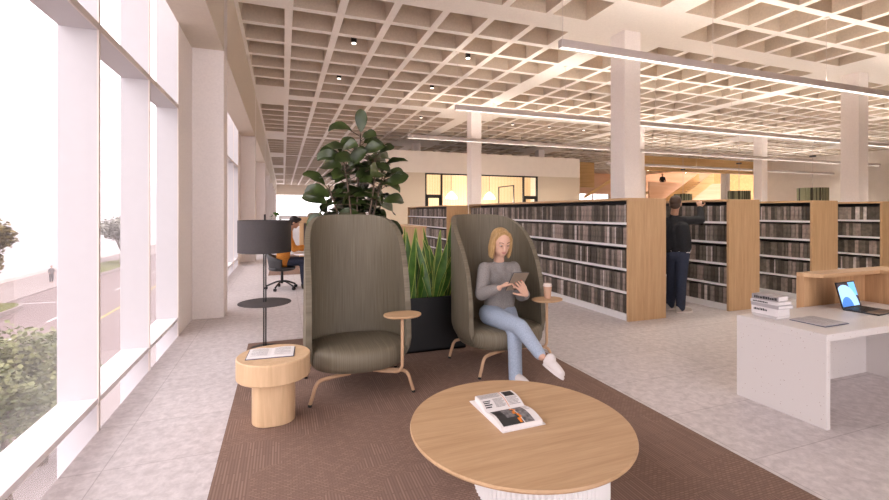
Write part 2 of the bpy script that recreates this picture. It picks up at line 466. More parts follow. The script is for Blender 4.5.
# window bays: glass hung outside the slab on deep fins
def window_bay():
    w = bpy.data.objects.new('window_1', None); COL.objects.link(w)
    tag(w, None, 'window', None, 'structure')
    for k in range(6):
        y = 1.3 * k
        bb = bm_new(); box(bb, -1.51, -1.275, y - .012, y + .012, -.9, 5.8); m_ = obj('mullion', bb, M['mullion'], w, smooth=0)
        bb = bm_new(); box(bb, -1.275, -1.262, y - .014, y + .014, -.9, 5.8); obj('nosing', bb, M['nosing'], m_, smooth=0)
    bb = bm_new(); box(bb, -1.50, -1.268, 0.0, 6.5, .20, .24); obj('sill', bb, M['sill'], w, smooth=0)
    bb = bm_new(); box(bb, -1.50, -1.275, 0.0, 6.5, 2.93, 2.98); t_ = obj('transom', bb, M['mullion'], w, smooth=0)
    bb = bm_new(); box(bb, -1.275, -1.262, 0.0, 6.5, 2.93, 2.98); obj('nosing', bb, M['nosing'], t_, smooth=0)
    bb = bm_new(); quad(bb, (-1.505, 0, -.9), (-1.505, 6.5, -.9), (-1.505, 6.5, 5.8), (-1.505, 0, 5.8)); obj('glass_pane', bb, M['glass'], w, smooth=0)
    return w
def side_bay():
    w = bpy.data.objects.new('window_2', None); COL.objects.link(w); tag(w, 'short glazed bay beside the viewpoint', 'window', None, 'structure')
    for y in (-1.6, -2.9):
        bb = bm_new(); box(bb, -1.51, -1.275, y - .012, y + .012, -.9, 5.8); obj('mullion', bb, M['mullion'], w, smooth=0)
    bb = bm_new(); quad(bb, (-1.505, -3.0, -.9), (-1.505, -1.55, -.9), (-1.505, -1.55, 5.8), (-1.505, -3.0, 5.8)); obj('glass_pane', bb, M['glass'], w, smooth=0)
side_bay()
w0 = window_bay(); w0['label'] = 'tall glazed bay nearest the armchairs, with deep white fins and sill'
for j in range(0, 8):
    loc = (0, Y0B + BAY * j - 1.12 - 6.5, 0)
    if j == 0: w0.location = loc
    else:
        w = dup(w0, None, loc=loc); w.name = 'window_%d' % (j + 3)
        w['label'] = 'tall glazed bay further along the left wall'; w['group'] = 'left window bays'

# far end wall with its glazing
b = bm_new(); box(b, -1.3, XR, YF, YF + .2, 4.0, 5.9); struct('wall_far', b, M['beam'], 'beige band above the far end windows', 'wall', smooth=0)
wf = bpy.data.objects.new('window_20', None); COL.objects.link(wf); tag(wf, 'white gridded glazing at the far end of the hall', 'window', None, 'structure')
for k in range(26):
    bb = bm_new(); x = -1.2 + 1.43 * k; box(bb, x - .03, x + .03, YF, YF + .1, 0, 4.0); obj('mullion', bb, M['mullion'], wf, smooth=0)
bb = bm_new(); box(bb, -1.2, XR, YF, YF + .1, 3.2, 3.28); obj('transom', bb, M['mullion'], wf, smooth=0)
bb = bm_new(); quad(bb, (-1.3, YF + .15, 0), (XR, YF + .15, 0), (XR, YF + .15, 4), (-1.3, YF + .15, 4)); obj('glass_pane', bb, M['glass'], wf, smooth=0)

# enclosed meeting room beyond the shelves
BX0, BX1, BY0, BY1, BZ = 3.8, 15.2, 20.0, 25.0, 4.5
b = bm_new()
box(b, BX0, BX1, BY0, BY0 + .15, 3.47, BZ); box(b, BX0, BX1, BY0 + .15, BY1, BZ - .1, BZ)
box(b, BX0, BX0 + .12, BY0 + .15, BY1, 0, BZ - .1); box(b, BX1 - .12, BX1, BY0 + .15, BY1, 0, BZ - .1)
struct('wall_upper', b, M['paint'], 'cream band above the meeting room front', 'wall', smooth=0)
b = bm_new(); box(b, BX0, 6.36, BY0 + .01, BY0 + .15, 0, 3.47); box(b, 12.57, BX1, BY0 + .01, BY0 + .15, 0, 3.47)
struct('wall_front', b, M['slat'], 'pale slatted wood front of the meeting room', 'wall', smooth=0)
b = bm_new(); box(b, BX0 + .12, BX1 - .12, BY1 - .1, BY1, 0, BZ - .1)
struct('wall_inner', b, M['roomwood'], 'warm slatted wall inside the meeting room', 'wall', smooth=0)
wm = bpy.data.objects.new('window_30', None); COL.objects.link(wm); tag(wm, 'black framed glazed front of the lit meeting room', 'window', None, 'structure')
bb = bm_new()
for x in (6.40, 7.21, 11.73, 12.53): box(bb, x - .04, x + .04, BY0 + .02, BY0 + .12, 0, 3.47)
box(bb, 6.36, 12.57, BY0 + .02, BY0 + .12, 3.40, 3.47)
obj('frame', bb, M['black'], wm, smooth=0)
for x0, x1 in ((6.44, 7.17), (11.77, 12.49)):
    bb = bm_new(); box(bb, x0, x1, BY0 + .03, BY0 + .11, 2.27, 2.44); box(bb, x0, x0 + .09, BY0 + .03, BY0 + .11, 0, 2.3); box(bb, x1 - .09, x1, BY0 + .03, BY0 + .11, 0, 2.3)
    obj('door_leaf', bb, M['black'], wm, smooth=0)
bb = bm_new(); quad(bb, (6.4, BY0 + .07, 0), (12.53, BY0 + .07, 0), (12.53, BY0 + .07, 3.45), (6.4, BY0 + .07, 3.45)); obj('glass_pane', bb, M['glass'], wm, smooth=0)
# inner glazed partition of that room
b = bm_new()
for y in (21.6, 23.4): box(b, 12.0, 12.06, y, y + .06, 0, 3.1)
box(b, 12.0, 12.06, 21.6, 23.46, 3.04, 3.1)
struct('trim_3', b, M['black'], 'black frame of the inner glazed partition', 'frame', smooth=0)

# timber beyond the shelves: gallery beam, plywood parapet, stair
b = bm_new(); box(b, 15.25, 22.8, 28.2, 28.5, 3.5, 5.45); struct('trim_4', b, M['timber'], 'golden timber band beside the slatted meeting room', 'trim', smooth=0)
b = bm_new(); box(b, 22.8, XR, 23.5, 23.8, 4.46, 5.45); struct('trim_5', b, M['timber'], 'long golden timber beam above the plywood stair', 'trim', smooth=0)
b = bm_new(); box(b, 31.0, 45.0, 36.0, 36.2, 0, 7.5); box(b, 22.9, 31.0, 36.0, 36.2, 3.4, 7.5); struct('wall_stair', b, M['plyred'], 'pinkish plywood wall behind the stair', 'wall', smooth=0)
b = bm_new(); box(b, XR + .2, 45.2, 23.3, 36.2, 7.5, 7.7); struct('ceiling_added', b, M['paint'], 'added plain ceiling keeping sky light off the stair hall', 'ceiling', smooth=0)  # added unseen roof, stops sky light flooding the stair hall
b = bm_new(); box(b, XR + .2, 45.0, 23.3, 23.5, 0, 7.5); struct('wall_added', b, M['paint'], 'added wall keeping light off the stair hall beyond the cream wall', 'wall', smooth=0)  # added unseen wall, closes the open side against sky light
wn = bpy.data.objects.new('window_50', None); COL.objects.link(wn); tag(wn, 'bright white glazing beneath the golden timber band', 'window', None, 'structure')
for k in range(5):
    bb = bm_new(); box(bb, 22.9 + 2 * k, 22.98 + 2 * k, 36.02, 36.15, 0, 3.4); obj('mullion', bb, M['mullion'], wn, smooth=0)
bb = bm_new(); quad(bb, (22.9, 36.1, 0), (31, 36.1, 0), (31, 36.1, 3.4), (22.9, 36.1, 3.4)); obj('glass_pane', bb, M['glass'], wn, smooth=0)
st = thing('staircase', 'golden timber stair rising left to right behind the shelves', 'staircase', (27.0, 29.0, 0))
def flight(z0, x0, z1, x1, y0, y1, th, mat, nm):
    bb = bm_new()
    vs = [(x0, z0), (x1, z1), (x1, z1 - th), (x0, z0 - th)]
    a = [bb.verts.new((x - 27, y0 - 29, z)) for x, z in vs]; c = [bb.verts.new((x - 27, y1 - 29, z)) for x, z in vs]
    bb.faces.new(a); bb.faces.new(list(reversed(c)))
    for k in range(4): bb.faces.new((a[k], a[(k + 1) % 4], c[(k + 1) % 4], c[k]))
    obj(nm, bb, mat, st, smooth=0)
flight(.9, 29.2, 5.2, 36.5, 28.9, 29.0, .95, M['timber'], 'stringer')
flight(.9, 29.2, 5.2, 36.5, 30.4, 30.5, .95, M['timber'], 'stringer')
for k in range(24):
    t = k / 24; bb = bm_new(); x = 29.2 + 7.3 * t - 27; z = .2 + 4.3 * t
    box(bb, x, x + .34, 0, 1.4, z, z + .06); obj('tread', bb, M['oak'], st, smooth=0)
flight(5.0, 27.8, 3.0, 24.0, 30.9, 31.0, .25, M['timber'], 'handrail')
b = bm_new(); box(b, 45.0, 45.2, 24, 36.0, 0, 7.5); struct('wall_end', b, M['timber'], 'golden wall closing the stair hall', 'wall', smooth=0)
pw = thing('gallery_parapet', 'plywood parapet of the upper landing behind the shelves', 'parapet', (26.5, 33.0, 0))

# ------------------------------------------------------------------ lamps of the room, and some added ones
def pendant(y, x0, x1, label):
    t = thing('pendant_light', label, 'ceiling light', (x0, y, 4.05), 0, None)
    Lg = x1 - x0; bb = bm_new()
    for y0_, y1_ in ((-.047, -.044), (.044, .047)): box(bb, 0, Lg, y0_, y1_, 0, .12)
    box(bb, 0, .004, -.044, .044, 0, .12); box(bb, Lg - .004, Lg, -.044, .044, 0, .12); box(bb, .004, Lg - .004, -.044, .044, .066, .078)
    obj('housing', bb, M['housing'], t, smooth=0)
    bb = bm_new()
    for y0_, y1_ in ((-.0438, -.042), (.042, .0438)): box(bb, .005, Lg - .005, y0_, y1_, .001, .064)
    obj('baffle', bb, M['baffle'], t, smooth=0)
    bb = bm_new(); box(bb, .03, Lg - .03, -.034, .034, .058, .063); obj('diffuser', bb, M['diffuser'], t, smooth=0)
    bb = bm_new(); quad(bb, (.03, -.022, .079), (Lg - .03, -.022, .079), (Lg - .03, 0, .117), (.03, 0, .117)); quad(bb, (.03, 0, .117), (Lg - .03, 0, .117), (Lg - .03, .022, .079), (.03, .022, .079)); obj('top_diffuser', bb, M['updiff'], t, smooth=0)
    k = .05
    while k < Lg:
        bb = bm_new(); cyl(bb, (k, 0, .11), (k, 0, ZC - 4.05), .004, seg=6); cc = obj('cable', bb, M['housing'], t)
        bb = bm_new(); cyl(bb, (k, 0, ZC - 4.05 - .03), (k, 0, ZC - 4.05 + .005), .05, seg=14); obj('ceiling_rose', bb, M['paint'], cc)
        k += 3.08
    return t
pendant(5.57, 3.88, 30.0, 'long mauve-grey linear pendant hung nearest, in front of the big column')
pendant(9.82, 3.88, 30.0, 'long linear pendant passing just in front of the slim column')
pendant(14.1, 3.88, 30.0, 'third linear pendant back, crossing the slim column lower down')
pendant(18.35, 15.6, 34.0, 'faint linear pendant farthest back, just under the timber beam')
def downlight(x, y, label):
    t = thing('downlight', label, 'downlight', (x, y, 5.47))
    bb = bm_new(); cyl(bb, (0, 0, .015), (0, 0, .13), .065); obj('can', bb, M['black'], t)
    bb = bm_new(); cyl(bb, (0, 0, .12), (0, 0, .41), .012, seg=8); obj('stem', bb, M['black'], t)
    bb = bm_new(); cyl(bb, (0, 0, .0), (0, 0, .02), .055); obj('lens', bb, M['spot'], t)
downlight(1.53, 10.22, 'small black ceiling downlight, nearer of the two above the left armchair')
downlight(1.53, 13.07, 'small black ceiling downlight, farther of the two above the left armchair')
downlight(4.38, 10.22, 'small black ceiling downlight, nearer of the two above the olive armchair pair gap')
downlight(4.38, 13.07, 'small black ceiling downlight, farther of the two above the fig tree tips')
def added_downlight(x, y, label, power):  # added spots that brighten the meeting room front and shelf ends
    downlight(x, y, label)
    t = [o for o in COL.objects if o.name.startswith('downlight') and o.get('label') == label][0]
    li = bpy.data.lights.new('downlight_beam', 'SPOT'); li.energy = power; li.spot_size = R(115); li.spot_blend = .8; li.shadow_soft_size = .05; li.color = (1, .90, .76)
    lo = bpy.data.objects.new('downlight_beam', li); COL.objects.link(lo); lo.location = (0, 0, -.02); lo.parent = t
for k, x in enumerate((5.33, 7.68, 9.58, 11.48, 13.38)):
    added_downlight(x, 17.32, 'added black downlight washing the meeting room front, number %s from its left end' % ('one', 'two', 'three', 'four', 'five')[k], 260)
for k, x in enumerate((8.0 - .32, 9.58, 11.48)):
    added_downlight(x, 3.12, 'added black downlight over the aisle end of the bookshelf row, %s' % ('first', 'second', 'third')[k], 150)
# meeting room lights; glowing domes stand in for light scallops on the wall
for k, x in enumerate((9.0, 11.4)):
    t = thing('wall_glow_dome', 'glowing dome standing in for a meeting room wall glow, %s' % ('left of the slim column' if k == 0 else 'right of the slim column'), 'lamp', (x, 23.4, 2.35), 0, 'meeting room wall glows')
    bb = bm_new(); lathe(bb, [(.36, 0), (.32, .13), (.22, .28), (.09, .40), (.04, .44)], seg=28); obj('lamp_shade', bb, emit('wall glow dome %d' % k, (1, .86, .62), 1.5), t)
    bb = bm_new(); cyl(bb, (0, 0, .44), (0, 0, 2.05), .01, seg=6); obj('cable', bb, M['black'], t)
    li = bpy.data.lights.new('meeting_lamp', 'POINT'); li.energy = 190; li.color = (1, .92, .78); li.shadow_soft_size = .3
    lo = bpy.data.objects.new('meeting_lamp', li); COL.objects.link(lo); lo.location = (0, -.9, -.3); lo.parent = t

# ------------------------------------------------------------------ rugs
b = bm_new(); box(b, -.395, 2.80, .2, 5.82, 0, .008)
tag(obj('area_rug', b, M['rug'], None, smooth=0), 'large brown woven rug under the armchairs and coffee table', 'rug')
b = bm_new(); box(b, -.35, 4.6, 11.9, 17.5, 0, .008)
tag(obj('area_rug', b, M['rug'], None, smooth=0), 'brown rug under the far desk behind the seated man', 'rug')

# ------------------------------------------------------------------ high-back armchairs
def shell_plan(t):
    """t 0..1 from the left front edge round the back to the right front edge; returns x, y"""
    a = PI * (1 + .0) * (1 - t)
    hw, yf, yb = .452, -.20, .45
    # straight wings for the outer fifths, half super-ellipse at the back
    if t < .2:  return -hw + .012 * (1 - t / .2), yf + (0.02 - yf) * (t / .2)
    if t > .8:  return hw - .012 * ((t - .8) / .2), yf + (0.02 - yf) * ((1 - t) / .2)
    u = (t - .2) / .6; a = PI * (1 - u)
    x, y = sell(a, hw, yb - .02, 2.45)
    return x, y + .02
def make_chair(label, loc, rz):
    ch = thing('lounge_chair', label, 'armchair', loc, rz, 'olive high-back armchairs')
    bb = bm_new(); nt_, nv = 64, 26
    uv = bb.loops.layers.uv.new('UVMap')
    grid = []; par = []
    pts = [shell_plan(i / nt_) for i in range(nt_ + 1)]
    arc = [0]
    for i in range(nt_): arc.append(arc[-1] + math.hypot(pts[i + 1][0] - pts[i][0], pts[i + 1][1] - pts[i][1]))
    ZT, ZB = 1.565, .262
    for i in range(nt_ + 1):
        x, y = pts[i]
        s = max(0.0, min(1.0, (y + .20) / .64))
        zt = .45 + (ZT - .45) * (1 - (1 - s) ** 1.6) ** (1 / 2.25)
        row = []
        for k in range(nv + 1):
            v = k / nv; z = ZB + (zt - ZB) * v
            h = (z - ZB) / (ZT - ZB)
            lean = .07 * h * max(0, (y + .1) / .5) ** 1
            nar = 1 - .045 * h ** 2
            tuck = 1 - .16 * max(0, 1 - h / .13) ** 2
            row.append(bb.verts.new((x * nar * tuck, (y + lean) * tuck, z)))
            par.append((arc[i], z))
        grid.append(row)
    for i in range(nt_):
        for k in range(nv):
            f = bb.faces.new((grid[i][k], grid[i + 1][k], grid[i + 1][k + 1], grid[i][k + 1]))
            for lp, (ii, kk) in zip(f.loops, ((i, k), (i + 1, k), (i + 1, k + 1), (i, k + 1))):
                lp[uv].uv = (arc[ii], grid[ii][kk].co.z)
    sh = obj('shell', bb, M['chair'], ch, smooth=60, normals=False)
    so = sh.modifiers.new('t', 'SOLIDIFY'); so.thickness = .05; so.offset = 0
    bv = sh.modifiers.new('b', 'BEVEL'); bv.width = .0235; bv.segments = 4; bv.limit_method = 'ANGLE'; bv.angle_limit = R(50)
    # seat cushion
    bb = bm_new(); uv = bb.loops.layers.uv.new('UVMap'); seg = 56; rings = []
    for sc, z in ((.80, .215), (.93, .235), (.985, .28), (1.0, .325), (.985, .365), (.95, .395), (.86, .412), (.6, .42), (.25, .418)):
        ring = []
        for k in range(seg):
            a = 2 * PI * k / seg; x, y = sell(a, .437, .40, 2.6)
            if y < 0: y *= 1.06 * (1 - .12 * abs(x / .437) ** 2)
            xx, yy = x * sc, y * sc - .015
            ring.append(bb.verts.new((xx, yy, z - .035 * (yy + .1))))
        rings.append(ring)
    for a_, b_ in zip(rings, rings[1:]):
        for k in range(seg):
            j = (k + 1) % seg; bb.faces.new((a_[k], a_[j], b_[j], b_[k]))
    bb.faces.new(list(reversed(rings[0]))); bb.faces.new(rings[-1])
    for f in bb.faces:
        for lp in f.loops: lp[uv].uv = (lp.vert.co.x, lp.vert.co.y)
    obj('seat_cushion', bb, M['chair'], ch, smooth=80)
    # legs: bent tubes
    for sx in (-1, 1):
        for sy, fy in ((-1, -.36), (1, .30)):
            bb = bm_new()
            tube(bb, [(sx * .10, fy * .72, .20), (sx * .26, fy * .84, .20), (sx * .355, fy * .93, .193), (sx * .392, fy * .975, .160), (sx * .415, fy * .99, .09), (sx * .44, fy, .012)], .0155, 12, 6)
            lg = obj('leg', bb, M['oakmetal'], ch)
            bb = bm_new(); cyl(bb, (sx * .44, fy, 0), (sx * .437, fy, .02), .017, seg=12); obj('foot_cap', bb, M['black'], lg)
    bb = bm_new(); tube(bb, [(-.12, -.26, .20), (-.12, .24, .20)], .014, 10, 0); tube(bb, [(.12, -.26, .20), (.12, .24, .20)], .014, 10, 0)
    obj('underframe', bb, M['oakmetal'], ch)
    # swing tray
    bb = bm_new(); tube(bb, [(.14, -.28, .20), (.24, -.325, .195), (.30, -.37, .205), (.325, -.392, .25), (.328, -.395, .32), (.328, -.395, .69)], .014, 12, 6)
    obj('tray_post', bb, M['oakmetal'], ch)
    bb = bm_new(); lathe(bb, [(.9, 0), (.99, .008), (1.0, .014), (.99, .02)], (.328, -.40, .688), 40, .165, .125, 2.2)
    obj('tray_table', bb, M['oak'], ch, smooth=50)
    return ch
chair1 = make_chair('olive high-back armchair standing empty beside the drum side table', (.645, 4.11, .008), 0)
chair2 = dup(chair1, None, loc=(2.165, 4.22, .008), rz=R(5), label='olive high-back armchair in which the blonde woman sits')
chair3 = dup(chair1, None, loc=(1.85, 28.0, 0), rz=R(175), label='distant high-back armchair, its rounded back above the far desk')

# ------------------------------------------------------------------ side table, coffee table, floor lamp
t = thing('side_table', 'round oak drum side table with a narrower pedestal left of the empty armchair', 'side table', (-.066, 3.646, .008))
bb = bm_new(); lathe(bb, [(.262, .335), (.269, .343), (.269, .487), (.262, .494)], seg=64); obj('tabletop', bb, M['oak_pale'], t)
bb = bm_new(); lathe(bb, [(.151, 0), (.157, .006), (.157, .337)], seg=48, n=2.6); obj('pedestal', bb, M['oak_pale'], t)
t = thing('coffee_table', 'large round oak coffee table with a white fluted base', 'coffee table', (1.292, 2.253, .008))
bb = bm_new(); lathe(bb, [(.60, .342), (.632, .352), (.636, .360), (.632, .372)], seg=96); obj('tabletop', bb, M['oak'], t, smooth=25)
bb = bm_new(); lathe(bb, [(.385, 0), (.385, .344)], (.12, -.03, 0), seg=160, flute=(160, .022)); obj('fluted_base', bb, M['white'], t, smooth=10)

t = thing('floor_lamp', 'dark grey floor lamp with drum shade and round tray by the window wall', 'floor lamp', (-.2, 5.55, .008))
bb = bm_new(); cyl(bb, (0, 0, 0), (0, 0, .015), .15, seg=40); obj('base', bb, M['black'], t)
for dx in (-.011, .011):
    bb = bm_new(); cyl(bb, (dx, 0, .012), (dx, 0, 1.5 if dx < 0 else 1.12), .008, seg=10); obj('pole', bb, M['black'], t)
bb = bm_new(); cyl(bb, (0, 0, 1.45), (0, 0, 1.565), .011, seg=10); obj('finial', bb, M['black'], t)
bb = bm_new()
for z0, z1, r0 in ((1.125, 1.495, .292),):
    o_ = [[bb.verts.new((r * math.cos(2 * PI * k / 56), r * math.sin(2 * PI * k / 56), z)) for k in range(56)] for r, z in ((r0, z0), (r0, z1), (r0 - .006, z1), (r0 - .006, z0))]
    for q in range(4):
        for k in range(56):
            j = (k + 1) % 56; bb.faces.new((o_[q][k], o_[q][j], o_[(q + 1) % 4][j], o_[(q + 1) % 4][k]))
cyl(bb, (0, 0, 1.40), (0, 0, 1.405), .288, seg=56)
obj('lamp_shade', bb, M['lampgrey'], t, smooth=50)
bb = bm_new(); lathe(bb, [(.28, .528), (.293, .533), (.293, .538), (.28, .541)], seg=48); obj('tray', bb, M['lampgrey'], t)

# ------------------------------------------------------------------ open books and magazine
def open_book(name, label, cat, loc, rz, pw, ph, th, cover, lines=True, pm='paper'):
    """gutter along local y, pages to +-x"""
    t = thing(name, label, cat, loc, rz)
    bb = bm_new(); box(bb, -pw - .007, pw + .007, -ph / 2 - .006, ph / 2 + .006, 0, .0042); obj('cover', bb, cover, t, smooth=0)
    def prof(u): return .004 + th * (.35 + .65 * math.sin(min(1, u * 1.25 + .08) * PI / 2) - .75 * max(0, u - .25) ** 1.4)
    for sx in (-1, 1):
        bb = bm_new(); n = 12
        top = []; bot = []
        for i in range(n + 1):
            u = i / n
            top.append([bb.verts.new((sx * u * pw, y, prof(u))) for y in (-ph / 2, ph / 2)])
            bot.append([bb.verts.new((sx * u * pw, y, .0042)) for y in (-ph / 2, ph / 2)])
        for i in range(n):
            bb.faces.new((top[i][0], top[i + 1][0], top[i + 1][1], top[i][1]))
            for e in (0, 1): bb.faces.new((top[i][e], top[i + 1][e], bot[i + 1][e], bot[i][e]))
        bb.faces.new((top[n][0], top[n][1], bot[n][1], bot[n][0]))
        obj('page_block', bb, M[pm], t, smooth=30)
        if lines:
            bb = bm_new()
            for k in range(11):
                y = ph / 2 - .025 - k * (ph - .05) / 11
                u0, u1 = .14, .86 - .3 * (k % 5 == 4)
                for i in range(6):
                    a, c = u0 + (u1 - u0) * i / 6, u0 + (u1 - u0) * (i + 1) / 6
                    quad(bb, (sx * a * pw, y, prof(a) + .0006), (sx * c * pw, y, prof(c) + .0006), (sx * c * pw, y - .004, prof(c) + .0006), (sx * a * pw, y - .004, prof(a) + .0006))
            obj('printed_text', bb, M['ink'], t, smooth=0)
    return t
open_book('open_book', 'open book with navy cover on the drum side table', 'book', (-.085, 3.665, .503), R(-4), .165, .225, .014, M['coverblue'])
open_book('open_book', 'thin open book with navy cover lying flat on the white desk', 'book', (4.115, 2.325, .701), R(1), .148, .245, .012, M['coverblue'], True, 'paperdim')

mg = thing('magazine', 'thick open magazine with a dark photo spread on the coffee table', 'magazine', (1.27, 2.385, .381), R(1.5))
def mprof(y, far):
    u = abs(y) / .212
    return .006 + .040 * (.34 + .66 * math.sin(min(1, u * 1.3 + .05) * PI / 2) - (.85 if not far else .62) * max(0, u - .3) ** 1.5)
bb = bm_new(); box(bb, -.14, .14, -.218, .218, 0, .004); obj('cover', bb, M['paper'], mg, smooth=0)
MW = .134
def mpt(x, y):
    return V((x + .03 * (y > 0) * (y / .212) - .012 * (y < 0) * (-y / .212), y, mprof(y, y > 0)))
def patch(bm_, x0, x1, y0, y1, h=.0007, n=10):
    prev = None
    for i in range(n + 1):
        y = y0 + (y1 - y0) * i / n
        row = [bm_.verts.new(mpt(x, y) + V((0, 0, h))) for x in (x0, x1)]
        if prev: bm_.faces.new((prev[0], prev[1], row[1], row[0]))
        prev = row
for s in (-1, 1):
    bb = bm_new(); n = 14; prev = None
    for i in range(n + 1):
        y = s * .212 * i / n
        a = [bb.verts.new(mpt(x, y)) for x in (-MW, MW)]
        p = mpt(-MW, y); q = mpt(MW, y)
        c = [bb.verts.new((p.x, y, .0045)), bb.verts.new((q.x, y, .0045))]
        if prev:
            (pa, pc) = prev
            bb.faces.new((pa[0], pa[1], a[1], a[0])); bb.faces.new((pa[0], a[0], c[0], pc[0])); bb.faces.new((pa[1], a[1], c[1], pc[1]))
        if i == n: bb.faces.new((a[0], a[1], c[1], c[0]))
        prev = (a, c)
    obj('page_block', bb, M['paper'], mg, smooth=40)
bb = bm_new(); patch(bb, -.115, .02, -.205, -.02); obj('printed_photo', bb, M['inkdark'], mg)['label'] = 'dark photo on the near page'
bb = bm_new(); patch(bb, .026, .088, -.205, -.02); patch(bb, -.06, .0, -.14, -.03, .0011); obj('printed_photo', bb, M['inkmid'], mg)['label'] = 'grey photo on the near page'
bb = bm_new()
for i in range(8):
    y = -.03 - i * .021; x = .012 + .012 * math.sin(i * 1.7)
    patch(bb, x - .007, x + .009 + .006 * (i % 3 == 0), y - .021, y, .0015, 2)
obj('printed_accent', bb, M['inkorange'], mg)['label'] = 'orange streak across the dark photo'
bb = bm_new(); patch(bb, .048, .118, .118, .20); obj('printed_photo', bb, M['inkdark'], mg)['label'] = 'small dark photo on the far page'
bb = bm_new(); patch(bb, .030, .034, .01, .21); obj('rule_line', bb, M['inkorange'], mg)
bb = bm_new()
for cx0, cx1, y0, y1, nn in ((-.125, .022, .20, .125, 6), (-.05, .022, .112, .02, 9), (.042, .12, .105, .02, 7), (.096, .125, -.03, -.09, 4)):
    for k in range(nn):
        y = y0 + (y1 - y0) * k / nn
        patch(bb, cx0, cx1 - .012 * (k % 3 == 2), y - .0045, y, .0007, 1)
obj('printed_text', bb, M['ink'], mg)
bb = bm_new()
for k in range(4): patch(bb, -.12, -.068 - .01 * (k % 2), .10 - k * .02 - .011, .10 - k * .02, .0007, 1)
obj('headline', bb, M['inkdark'], mg)

# paper cup on the tray
p = chair2.matrix_basis @ V((.345, -.385, 0))
t = thing('paper_cup', 'brown takeaway paper cup with pale lid on the armchair tray', 'cup', (p.x, p.y, .717))
bb = bm_new(); lathe(bb, [(.030, 0), (.032, .003), (.043, .125)], seg=28); obj('cup_body', bb, M['cup'], t, smooth=50)
bb = bm_new(); lathe(bb, [(.045, .123), (.046, .134), (.041, .138), (.040, .150), (.036, .153)], seg=28); obj('lid', bb, M['cuplid'], t, smooth=30)

# ------------------------------------------------------------------ planter and plants
PX0, PX1, PY0, PY1, PZ = .35, 2.02, 4.78, 5.22, .615
pl = thing('planter', 'long black planter box between and behind the two armchairs', 'planter', ((PX0 + PX1) / 2, 5.0, .008))
bb = bm_new(); hw, hd, w_ = (PX1 - PX0) / 2, .22, .02
box(bb, -hw, hw, -hd, -hd + w_, 0, PZ); box(bb, -hw, hw, hd - w_, hd, 0, PZ); box(bb, -hw, -hw + w_, -hd + w_, hd - w_, 0, PZ); box(bb, hw - w_, hw, -hd + w_, hd - w_, 0, PZ); box(bb, -hw, hw, -hd, hd, 0, .02)
obj('box', bb, M['planter'], pl, smooth=0)
bb = bm_new(); box(bb, -hw + w_, hw - w_, -hd + w_, hd - w_, .48, .56); obj('soil', bb, M['soil'], pl, smooth=0)

def leaf(bm, p, d, up, Ln, W, shape, droop=.3, fold=.25, n=8, edge=None):
    """blade from p along d, curving down; shape(u) gives half-width factor"""
    d = V(d).normalized(); s = d.cross(V(up)).normalized(); nrm = s.cross(d).normalized()
    prev = None; pos = V(p); step = Ln / n; dd = d.copy()
    for i in range(n + 1):
        u = i / n; w = max(.0015, W * shape(u))
        nn = s.cross(dd).normalized()
        wav = .10 * w * math.sin(u * 11)
        row = [bm.verts.new(pos - s * w + nn * (w * fold + wav)), bm.verts.new(pos), bm.verts.new(pos + s * w + nn * (w * fold - wav))]
        if prev:
            bm.faces.new((prev[0], prev[1], row[1], row[0])); bm.faces.new((prev[1], prev[2], row[2], row[1]))
            if edge is not None:
                for a, c, sg in ((prev[0], row[0], -1), (prev[2], row[2], 1)):
                    e0, e1 = a.co, c.co; off = s * sg * .0055
                    quad(edge, e0 - off * .3 + nn * .001, e1 - off * .3 + nn * .001, e1 + off + nn * .001, e0 + off + nn * .001)
        prev = row
        dd = (dd - nn * (droop / n)).normalized()
        pos = pos + dd * step
fid = lambda u: (math.sin(PI * min(1, u * .97 + .03)) ** .55) * (.52 + .55 * u) if u < .97 else .12
fg = thing('fiddle_leaf_fig', 'tall fiddle-leaf fig with broad dark leaves rising behind the empty armchair', 'plant', (.80, 5.02, .56))
bt = bm_new(); bf = bm_new(); rnd = random.Random(11)
stems = [[(0, 0, 0), (-.02, .0, .7), (.0, .02, 1.4), (.03, .0, 1.95)], [(.04, 0, 0), (.10, .02, .6), (.20, .02, 1.1), (.28, .0, 1.45)], [(-.04, 0, 0), (-.12, .0, .6), (-.22, .02, 1.0), (-.33, .0, 1.34)],
         [(.03, 0, 0), (.09, -.03, .8), (.17, -.02, 1.3), (.20, 0, 1.72)], [(-.03, 0, 0), (-.07, -.04, .8), (-.12, -.05, 1.3), (-.18, -.03, 1.70)]]
ang = 0
for si, stp in enumerate(stems):
    pts = spline(stp, 10); tube(bt, stp, lambda u: .014 - .008 * u, 8, 8)
    zmax = stp[-1][2]
    cnt = (36, 25, 25, 26, 26)[si]
    for k in range(cnt):
        u = .40 + .58 * k / (cnt - 1); p = pts[min(len(pts) - 1, int(u * (len(pts) - 1)))]
        ang += 2.4 + rnd.uniform(-.3, .3)
        el = -.15 + .75 * (u - .4) / .6 + rnd.uniform(-.2, .25)
        d = V((math.cos(ang) * math.cos(el), math.sin(ang) * math.cos(el), math.sin(el)))
        Ln = rnd.uniform(.22, .34) * (1.0 if u < .9 else .8)
        pe = rnd.uniform(.05, .15)
        tip = p + d * (pe + Ln)
        if tip.y < -.24 and p.z < 1.35: d.y = abs(d.y)
        if p.z < 1.25 and d.y < 0: d.y *= .3
        tube(bt, [p, p + d * pe], .004, 6, 0)
        leaf(bf, p + d * pe, d, (rnd.uniform(-.9, .9), rnd.uniform(-1.5, .3), .8), Ln, Ln * .36, fid, rnd.uniform(.5, 1.6), rnd.uniform(.25, .6), 9)
p = V(stems[0][-1]); leaf(bf, p, (.0, -.12, 1), (0, -1, .1), .26, .085, fid, .2, .2, 9)
leaf(bf, p - V((0, 0, .1)), (.75, -.2, .35), (0, 0, 1), .27, .07, fid, .4, .2, 9)
